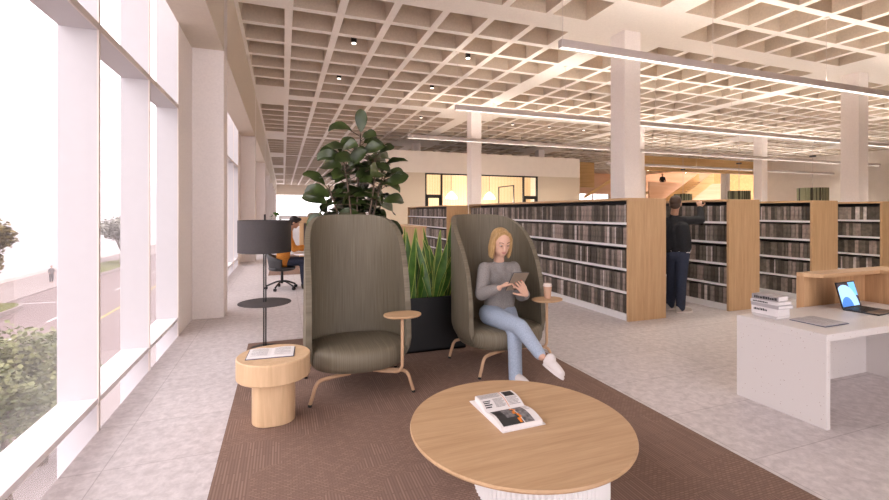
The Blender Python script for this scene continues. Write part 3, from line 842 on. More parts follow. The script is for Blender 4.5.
obj('trunk', bt, M['bark'], fg); obj('foliage', bf, M['fig'], fg, smooth=60, normals=False)

sn = lambda u: (.55 + .75 * math.sin(min(1, u * 1.5) * PI / 2)) * (1 - max(0, (u - .35) / .65) ** 1.6)
SL = [(1.33, 4.92, 'leftmost snake plant clump by the empty armchair'), (1.50, 5.02, 'snake plant clump in the middle of the black planter'), (1.66, 4.92, 'snake plant clump close to the occupied armchair'), (1.84, 5.04, 'snake plant clump at the planter end behind the occupied armchair')]
rnd = random.Random(4)
for si, (x, y, lab) in enumerate(SL):
    s_ = thing('snake_plant', lab, 'plant', (x, y, .56), 0, 'snake plants in the black planter')
    for k in range(8):
        a = rnd.uniform(0, 2 * PI); rr = rnd.uniform(.01, .07); tilt = rnd.uniform(.08, .44)
        bb = bm_new(); be = bm_new()
        d = V((math.cos(a) * tilt, math.sin(a) * tilt, 1))
        H_ = rnd.uniform(.42, .84) if k > 2 else rnd.uniform(.80, .94)
        upv = (rnd.uniform(-.5, .5), -1, .0)
        leaf(bb, (math.cos(a) * rr, math.sin(a) * rr, 0), d, upv, H_, rnd.uniform(.030, .048), sn, rnd.uniform(-.1, .25), .3, 9, be)
        lf = obj('blade', bb, M['snake'], s_, smooth=60, normals=False)
        obj('blade_margin', be, M['snakeedge'], lf, smooth=0, normals=False)

# ------------------------------------------------------------------ bookshelves and bound volumes
SH, ROWZ = 1.806, (.10, .425, .763, 1.11, 1.44)
def bookshelf(label, x0, y0, y1, w=.715):
    t = thing('bookshelf', label, 'bookshelf', (x0, y0, 0), 0, None)
    Ln = y1 - y0
    for yy in (0, Ln - .04):
        bb = bm_new(); box(bb, 0, w, yy, yy + .04, 0, SH); obj('end_panel', bb, M['oak_v'], t, smooth=0, bevel=.003)
    bb = bm_new(); box(bb, 0, w, .04, Ln - .04, SH - .035, SH); obj('top_panel', bb, M['oak_y'], t, smooth=0)
    bb = bm_new(); box(bb, w / 2 - .01, w / 2 + .01, .04, Ln - .04, .1, SH - .035); obj('back_panel', bb, M['charcoal'], t, smooth=0)
    bb = bm_new(); box(bb, .02, w - .02, .04, Ln - .04, 0, .085); obj('plinth', bb, M['lipwhite'], t, smooth=0)
    for z in ROWZ:
        bb = bm_new(); box(bb, .025, w - .025, .04, Ln - .04, z - .02, z - .004); sb = obj('shelf_board', bb, M['charcoal'], t, smooth=0)
        bb = bm_new(); box(bb, .002, .026, .04, Ln - .04, z - .030, z + .006); obj('front_lip', bb, M['lipwhite'], sb, smooth=0)
        bb = bm_new(); box(bb, w - .026, w - .002, .04, Ln - .04, z - .030, z + .006); obj('front_lip', bb, M['lipwhite'], sb, smooth=0)
    return t
SHELVES = [('long oak bookshelf running back from the big column, its rows facing the armchairs', 4.715, 5.085, 10.96),
           ('oak bookshelf the dark-jacketed man reaches into', 6.735, 5.07, 10.96),
           ('oak bookshelf standing right behind the white desk', 8.80, 5.07, 10.96),
           ('oak bookshelf mostly cut off at the right edge', 10.88, 5.07, 10.96),
           ('farther oak bookshelf, its end panel left of the long one', 4.727, 12.67, 17.2)]
for a in SHELVES: bookshelf(*a)
def book_mesh(i):
    bb = bm_new(); th = .066 if i < 4 else .022
    box(bb, 0, .21, -th / 2, th / 2, 0, .272)
    me = bpy.data.meshes.new('book')
    for v in bb.verts:
        if v.co.x < .01: v.co.y *= .86
    # raised spine bands
    if i < 4:
        for z in (.045, .20): box(bb, -.003, .002, -th * .43, th * .43, z, z + .006)
    bmesh.ops.recalc_face_normals(bb, faces=bb.faces[:]); bb.to_mesh(me); bb.free(); me.materials.append(BOOKM[i]); return me
BM_ = [book_mesh(i) for i in range(5)]
TONE = ['olive brown', 'light taupe', 'dark brown', 'grey-brown', 'slim pale grey']
rnd = random.Random(3)
ROWN = ['bottom', 'second-lowest', 'middle', 'second-highest', 'top']
WHERE = ['of the long bookshelf facing the armchairs', 'of the bookshelf beside the standing man', 'of the bookshelf behind the desk', 'of the bookshelf at the right edge', 'of the farther bookshelf']
cand = []
for si, (lab, x0, y0, y1) in enumerate(SHELVES):
    ymax = min(y1 - .06, {0: 10.9, 1: 6.75, 2: 6.3, 3: 6.0, 4: 17.0}[si])
    for ri, z in enumerate(ROWZ):
        y = y0 + .05
        while y < ymax:
            i = rnd.choice((0, 0, 1, 2, 2, 3)) if rnd.random() > .08 else 4
            th = .066 if i < 4 else .022
            sc = rnd.uniform(.72, 1.15) if i < 4 else 1.0
            zs = rnd.uniform(.95, 1.01)
            d = x0 * SN + y * CS
            cand.append((d, si, ri, z, x0 + rnd.uniform(.028, .045), y + th * sc / 2, i, sc, zs)); y += th * sc + .002
cand.sort()
rest = bm_new()
for n, (d, si, ri, z, x, y, i, sc, zs) in enumerate(cand):
    if n < 300:
        o = bpy.data.objects.new('bound_volume', BM_[i]); COL.objects.link(o)
        o.location = (x, y, z - .003); o.scale = (1, sc, zs)
        s_ = '%s bound volume in the %s row %s' % (TONE[i], ROWN[ri], WHERE[si])
        tag(o, s_, 'book', s_.replace('bound volume', 'bound volumes'))
    else:
        th = (.066 if i < 4 else .022) * sc
        vs = box(rest, x, x + .21, y - th / 2, y + th / 2, z - .003, z + .269 * zs)
        for v in vs[:1]:
            for f in rest.faces[-6:]: f.material_index = i
bmesh.ops.recalc_face_normals(rest, faces=rest.faces[:])
me = bpy.data.meshes.new('distant_volumes'); rest.to_mesh(me); rest.free()
for m_ in BOOKM: me.materials.append(m_)
o = bpy.data.objects.new('distant_volumes', me); COL.objects.link(o); tag(o, 'grey-brown bound volumes filling the farther stretches of the bookshelves', 'books', None, 'stuff')

# low cabinet behind the planter
t = thing('low_cabinet', 'low oak cabinet seen between the snake plant leaves', 'cabinet', (1.95, 8.9, 0))
bb = bm_new(); box(bb, 0, .9, 0, 1.6, 0, 1.26); obj('carcass', bb, M['oak_v'], t, smooth=0, bevel=.004)
bb = bm_new(); box(bb, -.01, .91, -.01, 1.61, 1.26, 1.295); obj('top_panel', bb, M['oak_y'], t, smooth=0)

# ------------------------------------------------------------------ white desk with wooden hutch
t = thing('reception_desk', 'white speckled stone desk with slab legs at the right', 'desk', (3.735, 2.06, 0))
DX = 1.79
bb = bm_new(); box(bb, 0, DX, 0, .68, .645, .70); obj('desktop', bb, M['terrazzo'], t, smooth=0, bevel=.003)
for x in (0, DX - .045):
    bb = bm_new(); box(bb, x, x + .045, 0, .68, 0, .645); obj('leg', bb, M['terrazzo'], t, smooth=0, bevel=.003)
bb = bm_new(); box(bb, .045, DX - .045, .62, .66, 0, .645); obj('modesty_panel', bb, M['terrazzo'], t, smooth=0)
t = thing('counter_hutch', 'oak counter screen wrapping the back and side of the white desk', 'counter', (4.64, 2.81, 0))
bb = bm_new(); box(bb, .07, 1.02, -.03, 0, 0, .985); obj('back_panel', bb, M['hutch'], t, smooth=0)
bb = bm_new(); box(bb, 0, .07, -.065, 0, 0, .985); obj('end_panel', bb, M['hutch'], t, smooth=0)
bb = bm_new(); box(bb, 1.02, 1.06, -1.3, 0, 0, .985); obj('side_panel', bb, M['hutch'], t, smooth=0)
bb = bm_new(); vs = [(0, 0), (0, -.06), (.08, -.18), (.97, -.18), (.97, -1.3), (1.36, -1.3), (1.36, 0)]
a_ = [bb.verts.new((x, y, .985)) for x, y in vs]; c_ = [bb.verts.new((x, y, 1.02)) for x, y in vs]
bb.faces.new(list(reversed(a_))); bb.faces.new(c_)
for k in range(len(vs)): bb.faces.new((a_[k], a_[(k + 1) % len(vs)], c_[(k + 1) % len(vs)], c_[k]))
obj('counter_top', bb, M['hutchtop'], t, smooth=0)

# laptop
hp0, hp1 = V((4.815, 2.53, .70)), V((5.144, 2.556, .70))
t = thing('laptop', 'open dark laptop with a blue wallpaper on the white desk', 'laptop', (4.815, 2.53, .701), math.atan2(.026, .329))
bb = bm_new(); box(bb, 0, .33, -.255, 0, 0, .012); kb = obj('base', bb, M['charcoal'], t, smooth=0, bevel=.003)
bb = bm_new()
for r_ in range(5):
    for k in range(12): box(bb, .018 + k * .0247, .039 + k * .0247, -.03 - r_ * .024 - .018, -.03 - r_ * .024, .0115, .0142)
obj('keyboard', bb, M['black'], kb, smooth=0)
bb = bm_new(); box(bb, .004, .326, -.252, -.158, .0115, .0128); obj('palm_rest', bb, plain('brown palm rest', (.16, .10, .065), .5), kb, smooth=0)
bb = bm_new(); box(bb, .115, .215, -.235, -.175, .0125, .0135); obj('touchpad', bb, plain('dark touchpad', (.08, .055, .04), .4), kb, smooth=0)
lid = bpy.data.objects.new('screen_lid', None)
til = R(14)
def tl(x, y, z): return (x, y * math.cos(til) + z * math.sin(til), .012 - y * math.sin(til) + z * math.cos(til))
bb = bm_new(); box(bb, 0, .33, -.003, .004, 0, .235)
for v in bb.verts: v.co = tl(*v.co)
ld = obj('lid', bb, M['black'], t, smooth=0)
bb = bm_new(); quad(bb, (-.155, 0, -.108), (.155, 0, -.108), (.155, 0, .108), (-.155, 0, .108))
so = obj('screen', bb, M['screen'], ld, smooth=0); so.rotation_euler = (-til, 0, 0); so.location = tl(.165, -.0042, .119)
def arc_shape(cx, cz, r0, r1, a0, a1, dx0, dx1, m_, yy):
    q = bm_new(); pv = None
    for i in range(25):
        a = R(a0 + (a1 - a0) * i / 24); row = []
        for r_, dz_ in ((r0, dx0), (r1, dx1)):
            row.append(V((max(-.155, min(.155, cx + r_ * math.cos(a) * dz_)), yy, max(-.108, min(.108, cz + r_ * math.sin(a))))))
        if pv: quad(q, pv[0], pv[1], row[1], row[0])
        pv = row
    bmesh.ops.remove_doubles(q, verts=q.verts[:], dist=1e-6)
    obj('wallpaper_shape', q, m_, so, smooth=0)
arc_shape(-.06, -.12, .10, .21, 0, 180, 1.0, .95, emit('pale blue wallpaper', (.34, .60, .92), .85), -.0006)
arc_shape(-.06, -.12, .0, .10, 0, 180, 1.0, 1.0, emit('mid blue wallpaper', (.06, .20, .55), .8), -.0007)
arc_shape(.15, .13, .0, .15, 170, 290, 1.0, .8, emit('sky blue wallpaper', (.16, .44, .80), .85), -.0005)

# stack of books on the desk
bk = [(.022, .20, .175, 0, .0, 'thin pale book at the bottom of the desk stack'), (.066, .215, .165, 2, .004, 'thick white book second from the bottom of the desk stack'), (.028, .235, .175, -3, -.012, 'grey book in the middle of the desk stack'), (.026, .225, .18, 1, .0, 'white book second from the top of the desk stack'), (.042, .21, .15, 5, .012, 'grey and black book on top of the desk stack')]
z = .701
BKM = [plain('pale cover', (.56, .52, .52), .5), plain('white cover', (.76, .72, .72), .5), plain('grey cover', (.42, .39, .40), .5), plain('white jacket', (.70, .67, .67), .5), plain('grey jacket', (.34, .31, .31), .5)]
for k, (h, ln, w, a, off, lab) in enumerate(bk):
    t = thing('hardback_book', lab, 'book', (3.945 + off * .5, 2.59 + off, z), R(a), 'books stacked on the white desk')
    bb = bm_new(); box(bb, -w / 2, w / 2, -ln / 2, ln / 2, 0, .003); box(bb, -w / 2, w / 2, -ln / 2, ln / 2, h - .003, h); box(bb, -w / 2, -w / 2 + .004, -ln / 2, ln / 2, .003, h - .003)
    obj('cover', bb, BKM[k], t, smooth=0)
    bb = bm_new(); box(bb, -w / 2 + .004, w / 2 - .004, -ln / 2 + .004, ln / 2 - .004, .003, h - .003); obj('page_block', bb, M['paper'], t, smooth=0)
    if k in (1, 3, 4):
        bb = bm_new(); rr = random.Random(k); y = ln / 2 - .02; hh = h * (.30 if k == 1 else .55)
        while y > -ln / 2 + .03 + (.06 if k != 4 else 0):
            wd = rr.uniform(.006, .013) * (1.6 if k == 4 else 1)
            box(bb, -w / 2 - .0006, -w / 2, y - wd, y, h * .5 - hh / 2 + (.008 if k == 1 else 0), h * .5 + hh / 2 + (.008 if k == 1 else 0) - rr.uniform(0, hh * .3)); y -= wd + .003
        obj('spine_lettering', bb, M['inkdark'], t, smooth=0)
    z += h + .0005

# ------------------------------------------------------------------ drum pendants over the far tables
for px, py0, py1, pyc, d, hw, lab in ((812.7, 188, 201.5, 157, 21, 13.4, 'olive ribbed drum pendant right of the others, above the shelf behind the desk'), (739, 191, 203, 164, 24, 10.4, 'olive ribbed drum pendant between the slim column and white pole'), (683, 194, 206, 170, 27, 8.6, 'olive ribbed drum pendant just behind the standing man')):
    p = Q(px, py1, d); top = Q(px, py0, d).z; rr = hw * .93 / FL * d
    t = thing('drum_pendant', lab, 'pendant lamp', p, 0, 'olive drum pendants')
    bb = bm_new(); lathe(bb, [(rr, 0), (rr, top - p.z)], seg=72, flute=(1, .05)); obj('lamp_shade', bb, M['drum'], t, smooth=10)
    zc = Q(px, pyc, d).z
    bb = bm_new(); cyl(bb, (0, 0, zc - p.z), (0, 0, zc - p.z + .06), .13, seg=16); obj('canopy', bb, M['charcoal'], t)
    bb = bm_new(); cyl(bb, (0, 0, top - p.z), (0, 0, ZC + .02 - p.z), .012, seg=6); obj('cord', bb, M['housing'], t)

# ------------------------------------------------------------------ people
def orient(fwd, up=(0, 0, 1)):
    f = V(fwd).normalized(); r = f.cross(V(up)).normalized(); u = r.cross(f)
    return Matrix((r, f, u)).transposed()     # columns: right, forward, up
def head_vol(bm, c, O, s):
    P = lambda x, y, z: V(c) + O @ (V((x, y, z)) * s)
    def E(x, y, z, a, b_, c_): ico(bm, P(x, y, z), s, 3, O, (a, b_, c_))
    E(0, -.012, .030, .074, .094, .088); E(0, .018, -.030, .060, .066, .072); E(0, .048, -.068, .036, .034, .036)
    E(0, .040, .020, .058, .050, .060)
    cap(bm, P(0, .083, .012), .008 * s, P(0, .100, -.024), .0125 * s)
    for sx in (-1, 1):
        E(sx * .074, -.012, -.008, .012, .022, .032); E(sx * .030, .044, -.012, .030, .027, .032)
        cap(bm, P(sx * .014, .082, .030), .010 * s, P(sx * .044, .068, .030), .009 * s)
    cap(bm, P(-.014, .074, -.052), .011 * s, P(.014, .074, -.052), .011 * s); E(0, .055, -.045, .045, .030, .040)
    return P
def face_parts(c, O, s, parent, brow, lips=True):
    P = lambda x, y, z: V(c) + O @ (V((x, y, z)) * s)
    for sx in (-1, 1):
        bb = bm_new(); ico(bb, P(sx * .030, .079, .012), .0125 * s, 2, O, (1.1, .6, .42)); e = obj('eye', bb, M['eyewhite'], parent, world=True)
        bb = bm_new(); ico(bb, P(sx * .030, .0865, .0095), .0046 * s, 2, O, (1, .4, 1)); obj('iris', bb, M['brownhair'], e, world=True)
        bb = bm_new(); tube(bb, [P(sx * .014, .090, .033), P(sx * .030, .087, .040), P(sx * .048, .074, .035)], .0032 * s, 6, 4); obj('eyebrow', bb, brow, parent, world=True)
        bb = bm_new(); tube(bb, [P(sx * .017, .0855, .012), P(sx * .030, .0880, .0155), P(sx * .043, .081, .011)], .0024 * s, 6, 4); obj('eyelash', bb, brow, parent, world=True)
    if lips:
        bb = bm_new(); tube(bb, [P(-.021, .082, -.050), P(-.008, .0895, -.047), P(0, .0895, -.049), P(.008, .0895, -.047), P(.021, .082, -.050)], lambda u: (.0015 + .0022 * math.sin(PI * u)) * s, 8, 4)
        tube(bb, [P(-.019, .082, -.053), P(0, .089, -.0565), P(.019, .082, -.053)], lambda u: (.0015 + .003 * math.sin(PI * u)) * s, 8, 4)
        obj('lips', bb, M['lips'], parent, world=True)
def hand_vol(bm, w, d, pn, s, side=1, curl=(.5, .6, .4), spread=.08, nails=None, thumb=(.75, .35)):
    """w wrist, d hand direction, pn palm normal (the way fingers close); side +1: thumb on d x pn side"""
    d = V(d).normalized(); pn = V(pn); pn = (pn - d * pn.dot(d)).normalized(); sd = d.cross(pn) * side
    O = Matrix((sd, d, pn)).transposed(); w = V(w)
    for k in range(4):
        base = w + (d * .072 + sd * (.030 - .0205 * k)) * s
        cap(bm, w + (d * .012 + sd * (.016 - .011 * k)) * s, .0135 * s, base, .0112 * s)
        fd = (d + sd * (spread * (1.5 - k))).normalized(); p = base
        Ls = [(.040, .024, .019), (.045, .028, .020), (.041, .026, .019), (.032, .019, .017)][k]
        ax = fd.cross(pn).normalized(); cur = fd
        for j, (ln, cu) in enumerate(zip(Ls, curl)):
            cur = Matrix.Rotation(cu, 3, ax) @ cur
            q = p + cur * ln * s; cap(bm, p, (.0098 - .001 * j) * s, q, (.0090 - .001 * j) * s); p = q
        if nails is not None: nails.append((p, cur, -pn))
    tb = w + (d * .022 + sd * .026) * s; td = (d * .72 + sd * thumb[0] + pn * thumb[1]).normalized(); p = tb
    cap(bm, w + d * .01 * s, .015 * s, tb, .0145 * s)
    for ln, r0, r1, bend in ((.040, .0138, .0112, 0), (.030, .0110, .0098, .35), (.024, .0098, .0085, .25)):
        td = (td * (1 - bend * .5) + d * bend * .5).normalized(); q = p + td * ln * s; cap(bm, p, r0 * s, q, r1 * s); p = q
def shoe(parent, heel, toe, up, s, mat, sole=True, name='shoe'):
    heel, toe, up = V(heel), V(toe), V(up).normalized(); d = (toe - heel); ln = d.length; d.normalize()
    sd = d.cross(up).normalized(); up = sd.cross(d).normalized()
    bb = bm_new()
    chain(bb, [heel + up * .045 * s + d * .03, heel + d * ln * .35 + up * .044 * s, heel + d * ln * .62 + up * .033 * s, toe - d * .045 + up * .030 * s], [.043 * s, .040 * s, .042 * s, .034 * s])
    cap(bb, heel + up * .075 * s + d * .035, .041 * s, heel + up * .05 * s + d * .05, .042 * s)
    o = fuse(name, bb, mat, parent, .007, 3)
    bb = bm_new(); n = 14; a = []; c_ = []
    for k in range(n * 2):
        t_ = 2 * PI * k / (n * 2); x, y = sell(t_, ln / 2, .046 * s, 2.5)
        q = heel + d * (ln / 2 + x) + sd * y * (1 + .12 * x / ln); a.append(bb.verts.new(q)); c_.append(bb.verts.new(q + up * .020 * s))
    bb.faces.new(a); bb.faces.new(c_)
    for k in range(n * 2): bb.faces.new((a[k], a[(k + 1) % (2 * n)], c_[(k + 1) % (2 * n)], c_[k]))
    obj('sole', bb, M['shoe'] if sole else mat, o, world=True)
    return o

# --- woman reading a tablet
S = 1.12
wm_ = thing('person', 'blonde woman in grey sweater and pale jeans seated with a tablet', 'person', chair2.location.copy())
fW = V((.16, -.987, 0)).normalized()
hipR, hipL = Q(489, 314, 4.64), Q(507, 312, 4.74)
pel = (hipR + hipL) / 2
waist, chest, nb = Q(500, 297, 4.70), Q(498.5, 277, 4.66), Q(499, 261.5, 4.62)
hc = Q(501, 243.5, 4.50)
shR, shL = Q(484.5, 268.5, 4.56), Q(513.5, 267.5, 4.72)
elR, elL = Q(481.5, 294, 4.44), Q(521.5, 295, 4.60)
wrR, wrL = Q(499, 288, 4.22), Q(526, 294.5, 4.27)
knR, anR = Q(520, 327, 4.18), Q(541.5, 356.5, 3.84)
knL, anL = Q(514.5, 333, 4.26), Q(515.5, 377, 4.12)
OH = orient(V((-.10, -.99, -.32)))
body = bm_new()
SH_ = S * 1.06
P = head_vol(body, hc, OH, SH_)
cap(body, nb, .050 * S, P(0, -.03, -.06), .047 * S)
chain(body, [pel, waist, chest], [.10, .09, .09]); cap(body, shR, .045, shL, .045); cap(body, chest, .08, nb, .05)
chain(body, [shR, elR, wrR], [.048, .040, .027]); chain(body, [shL, elL, wrL], [.048, .040, .027])
chain(body, [hipR, knR, anR], [.088, .058, .036]); chain(body, [hipL, knL, anL], [.088, .058, .036])
nails = []
hdR = Q(507.5, 282.5, 4.235) - wrR
hand_vol(body, wrR, hdR, V((.25, -.35, -.9)), S, -1, (.55, .75, .5), .05)
tabc = Q(517.5, 281.5, 4.23)
hdL = Q(520.5, 285, 4.205) - wrL
hand_vol(body, wrL, hdL, V((-.15, .95, .1)), S, 1, (.25, .35, .25), .10, nails)
fuse('body', body, M['skin'], wm_, .0055, 2)
face_parts(hc, OH, SH_, wm_, M['brow'])
bb = bm_new()
for p, d_, n_ in nails: ico(bb, p + n_ * .005, .007, 2)
obj('nail_varnish', bb, M['nail'], wm_, world=True)
# hair: straight bob to the chin, parted
bb = bm_new()
ico(bb, P(0, -.028, .042), SH_, 3, OH, (.086, .096, .092))
for k in range(13):
    a = R(-112) + R(224) * k / 12            # round the back from cheek to cheek
    sx_, cy_ = math.sin(a), -math.cos(a)
    top_, mid_, low_ = P(sx_ * .070, cy_ * .080 - .018, .03), P(sx_ * .082, cy_ * .088 - .014, -.045), P(sx_ * .080, cy_ * .080 - .010, -.120)
    chain(bb, [top_, mid_, low_], [.022 * S, .022 * S, .014 * S])
for sx in (-1, 1):
    chain(bb, [P(sx * .006, .035, .126), P(sx * .052, .040, .098), P(sx * .080, .022, .045), P(sx * .088, .018, -.03), P(sx * .086, .016, -.105)], [.011 * S, .013 * S, .013 * S, .015 * S, .012 * S])
fuse('hair', bb, M['blonde'], wm_, .006, 2)
# sweater
bb = bm_new()
hemc = (pel * .62 + waist * .38)
rt = (hipL - hipR).normalized()
for w0_, w1_, r0, r1 in ((hemc, waist, .115, .118), (waist, chest, .118, .118)):
    for o_ in (-.055, 0, .055): cap(bb, w0_ + rt * o_, r0, w1_ + rt * o_, r1)
cap(bb, chest, .11, nb - V((0, 0, .035)), .068); cap(bb, nb - V((0, 0, .03)), .064, nb + V((0, 0, .004)), .056)
cap(bb, shR, .062, shL, .062); cap(bb, shR, .06, chest, .10); cap(bb, shL, .06, chest, .10)
for a_, b_, c_ in ((shR, elR, wrR), (shL, elL, wrL)):
    chain(bb, [a_, a_.lerp(b_, .5), b_, b_.lerp(c_, .55), c_.lerp(b_, .10)], [.070, .070, .067, .060, .042])
    ico(bb, c_.lerp(b_, .10), .040, 2)
sw = fuse('sweater', bb, M['knit'], wm_, .009, 4)
# jeans
bb = bm_new()
for o_ in (-.05, 0, .05): cap(bb, pel + rt * o_ - V((0, 0, .01)), .118, hemc + rt * o_, .112)
chain(bb, [hipR, hipR.lerp(knR, .5), knR, knR.lerp(anR, .5), anR.lerp(knR, .08)], [.112, .098, .078, .066, .054])
chain(bb, [hipL, hipL.lerp(knL, .5), knL, knL.lerp(anL, .5), anL.lerp(knL, -.05)], [.105, .092, .074, .066, .064])
fuse('jeans', bb, M['denim_l'], wm_, .009, 3)
shoe(wm_, Q(543.5, 365, 3.84), Q(562, 380, 3.62), V((.45, .15, .86)), S, M['shoe'])
fl_ = V((anL.x, anL.y, .009)); shoe(wm_, fl_ + fW * -.05, fl_ + fW * .20, (0, 0, 1), S, M['shoe'])
# tablet
t = thing('tablet', 'tan-backed tablet in a dark case held by the seated woman', 'tablet', tabc)
c0_, c1_, c2_, c3_ = Q(514.2, 274, 4.127), Q(529, 272.8, 4.243), Q(522.3, 290.2, 4.333), Q(507.5, 290.8, 4.217)
ax = ((c1_ + c2_) - (c0_ + c3_)).normalized(); ay = ((c0_ + c1_) - (c2_ + c3_)); ay = (ay - ax * ay.dot(ax)).normalized(); az = ax.cross(ay)
hwx, hwy = (c1_ - c0_).length / 2, (c0_ - c3_).length / 2
bb = bm_new(); obox(bb, (0, 0, 0), ax * hwx, ay * hwy, az * .004); obj('back_cover', bb, M['tablet'], t, smooth=0, bevel=.002)
sg = 1 if az.dot(V((hc - tabc))) > 0 else -1
bb = bm_new(); obox(bb, az * sg * .006, ax * (hwx + .003), ay * (hwy + .003), az * .003); obj('case', bb, M['charcoal'], t, smooth=0)
bb = bm_new(); obox(bb, az * sg * .0095, ax * (hwx - .008), ay * (hwy - .008), az * .0008); obj('screen', bb, emit('lit tablet page', (.75, .8, .9), .6), t, smooth=0)

# --- man at the bookshelf, back to the camera
S = 1.06
man = thing('person', 'standing man in black jacket and dark jeans reaching to a bookshelf', 'person', (5.75, 5.36, 0))
fM = V((.62, .78, 0)).normalized(); rM = V((fM.y, -fM.x, 0))
D = 7.0
hc = Q(675.5, 204, D); nb = Q(674, 216.5, D + .02); chest = Q(675, 229, D); waist = Q(677, 245, D)
hipL, hipR = Q(672.5, 256, D + .05), Q(682, 256, D - .05)
shL, shR = Q(667.5, 221.5, D + .06), Q(683.5, 220.5, D - .04)
elR, wrR = Q(701.0, 220.0, D + .06), Q(699.8, 207.5, D + .16)
elL, wrL = Q(667, 238, D + .12), Q(671, 249, D + .30)
knR, knL = Q(681.0, 280, D - .04), Q(672.5, 280, D + .12)
anR, anL = Q(680.5, 304, D + .0), Q(670.0, 302, D + .22)
anR.z = .10; anL.z = .10
OM = orient(fM + rM * .25 + V((0, 0, .08)))
body = bm_new(); P = head_vol(body, hc, OM, S); cap(body, nb, .056, P(0, -.03, -.06), .056)
chain(body, [(hipL + hipR) / 2, waist, chest], [.08, .08, .09]); cap(body, shL, .05, shR, .05); cap(body, chest, .08, nb, .06)
chain(body, [shR, elR, wrR], [.055, .045, .03]); chain(body, [shL, elL, wrL], [.055, .045, .03])
chain(body, [hipR, knR, anR], [.09, .06, .042]); chain(body, [hipL, knL, anL], [.09, .06, .042])
hand_vol(body, wrR, Q(699.0, 200, D + .22) - wrR, fM, S, -1, (.35, .5, .4))
hand_vol(body, wrL, V((0, 0, -1)), rM, S, 1, (.3, .3, .2))
fuse('body', body, M['skin2'], man, .0065, 2)
face_parts(hc, OM, S, man, M['brownhair'])
bb = bm_new(); ico(bb, P(0, -.024, .046), S, 3, OM, (.083, .098, .086)); ico(bb, P(0, -.060, -.01), S, 3, OM, (.070, .052, .066)); ico(bb, P(0, .035, .095), S, 3, OM, (.066, .06, .036))
fuse('hair', bb, M['brownhair'], man, .007, 2)
bb = bm_new(); hip = (hipL + hipR) / 2; lat = (hipR - hipL).normalized()
jh = Q(677, 247.5, D)
for o_ in (-.085, 0, .085): chain(bb, [jh + lat * o_, chest.lerp(jh, .45) + lat * o_ * 1.05, chest + lat * o_], [.125, .125, .125])
cap(bb, shL, .072, shR, .072); cap(bb, shL, .07, chest, .12); cap(bb, shR, .07, chest, .12); cap(bb, chest, .12, nb - V((0, 0, .02)), .075); cap(bb, nb - V((0, 0, .02)), .068, nb + V((0, 0, .015)), .064)
for a_, b_, c_ in ((shR, elR, wrR), (shL, elL, wrL)): chain(bb, [a_, b_, c_.lerp(b_, .1)], [.072, .062, .05])
fuse('jacket', bb, M['jacket'], man, .010, 4)
bb = bm_new(); th_ = Q(678, 250.5, D)
th_ = th_ + V((0, 0, .02))
for o_ in (-.075, 0, .075): cap(bb, th_ + lat * o_, .116, jh + lat * o_, .12)
fuse('shirt_hem', bb, M['white'], man, .010, 3)
bb = bm_new()
for o_ in (-.06, 0, .06): cap(bb, hip + lat * o_, .118, th_ + lat * o_ - V((0, 0, .05)), .116)
chain(bb, [hipR, knR, anR - V((0, 0, .02))], [.105, .082, .068]); chain(bb, [hipL, knL, anL - V((0, 0, .02))], [.105, .082, .068])
fuse('jeans', bb, M['denim_d'], man, .010, 3)
for an, m_ in ((anR, M['shoe_g']), (anL, M['shoe_g'])):
    h = V((an.x, an.y, .001)); f2 = (fM * .55 + rM * .85).normalized()
    shoe(man, h - f2 * .07, h + f2 * .22, (0, 0, 1), S, m_)

# --- man at the far desk
S = 1.0
ch = thing('office_chair', 'dark swivel office chair on a five-star base under the man in orange', 'office chair', (-.02, 9.75, 0))
bb = bm_new()
for k in range(5):
    a = 2 * PI * k / 5 + .5; x, y = math.cos(a), math.sin(a)
    bb = bm_new(); tube(bb, [(0, 0, .17), (x * .12, y * .12, .15), (x * .30, y * .30, .075)], .017, 8, 4); lg = obj('base_arm', bb, M['black'], ch)
    bb = bm_new(); cyl(bb, (x * .31 - y * .022, y * .31 + x * .022, .032), (x * .31 + y * .022, y * .31 - x * .022, .032), .032, seg=16); obj('caster', bb, M['black'], lg)
bb = bm_new(); cyl(bb, (0, 0, .12), (0, 0, .40), .028, seg=14); obj('gas_post', bb, M['black'], ch)
bb = bm_new(); lathe(bb, [(.20, .39), (.255, .41), (.265, .44), (.25, .465), (.1, .47)], seg=36, n=2.6); obj('seat', bb, M['charcoal'], ch, smooth=60)
bb = bm_new(); prev = None
for k in range(19):
    a = PI / 2 + PI * k / 18; r0 = .29
    col_ = [bb.verts.new((math.cos(a) * (.25 + .06 * h_), math.sin(a) * (.27 + .04 * h_), .42 + (.36 - .12 * abs(k - 9) / 9 * 1.3) * h_)) for h_ in (0, .33, .66, 1)]
    if prev:
        for q in range(3): bb.faces.new((prev[q], col_[q], col_[q + 1], prev[q + 1]))
    prev = col_
bk_ = obj('backrest', bb, M['charcoal'], ch, smooth=80); sdm = bk_.modifiers.new('t', 'SOLIDIFY'); sdm.thickness = .03
sit = thing('person', 'dark-haired man in orange jacket working at the far desk', 'person', (.05, 9.75, 0))
W0 = V((.05, 9.75, 0)); w = lambda x, y, z: W0 + V((x, y, z))
body = bm_new(); OS = orient(V((.9, -.1, -.35)))
hc = w(.18, 0, 1.37); P = head_vol(body, hc, OS, 1.0)
nb, chest, waist = w(.07, 0, 1.18), w(.02, 0, 1.0), w(-.04, 0, .78); hip = w(-.05, 0, .585)
cap(body, nb, .055, P(0, -.03, -.06), .055); chain(body, [hip, waist, chest, nb], [.10, .10, .10, .06])
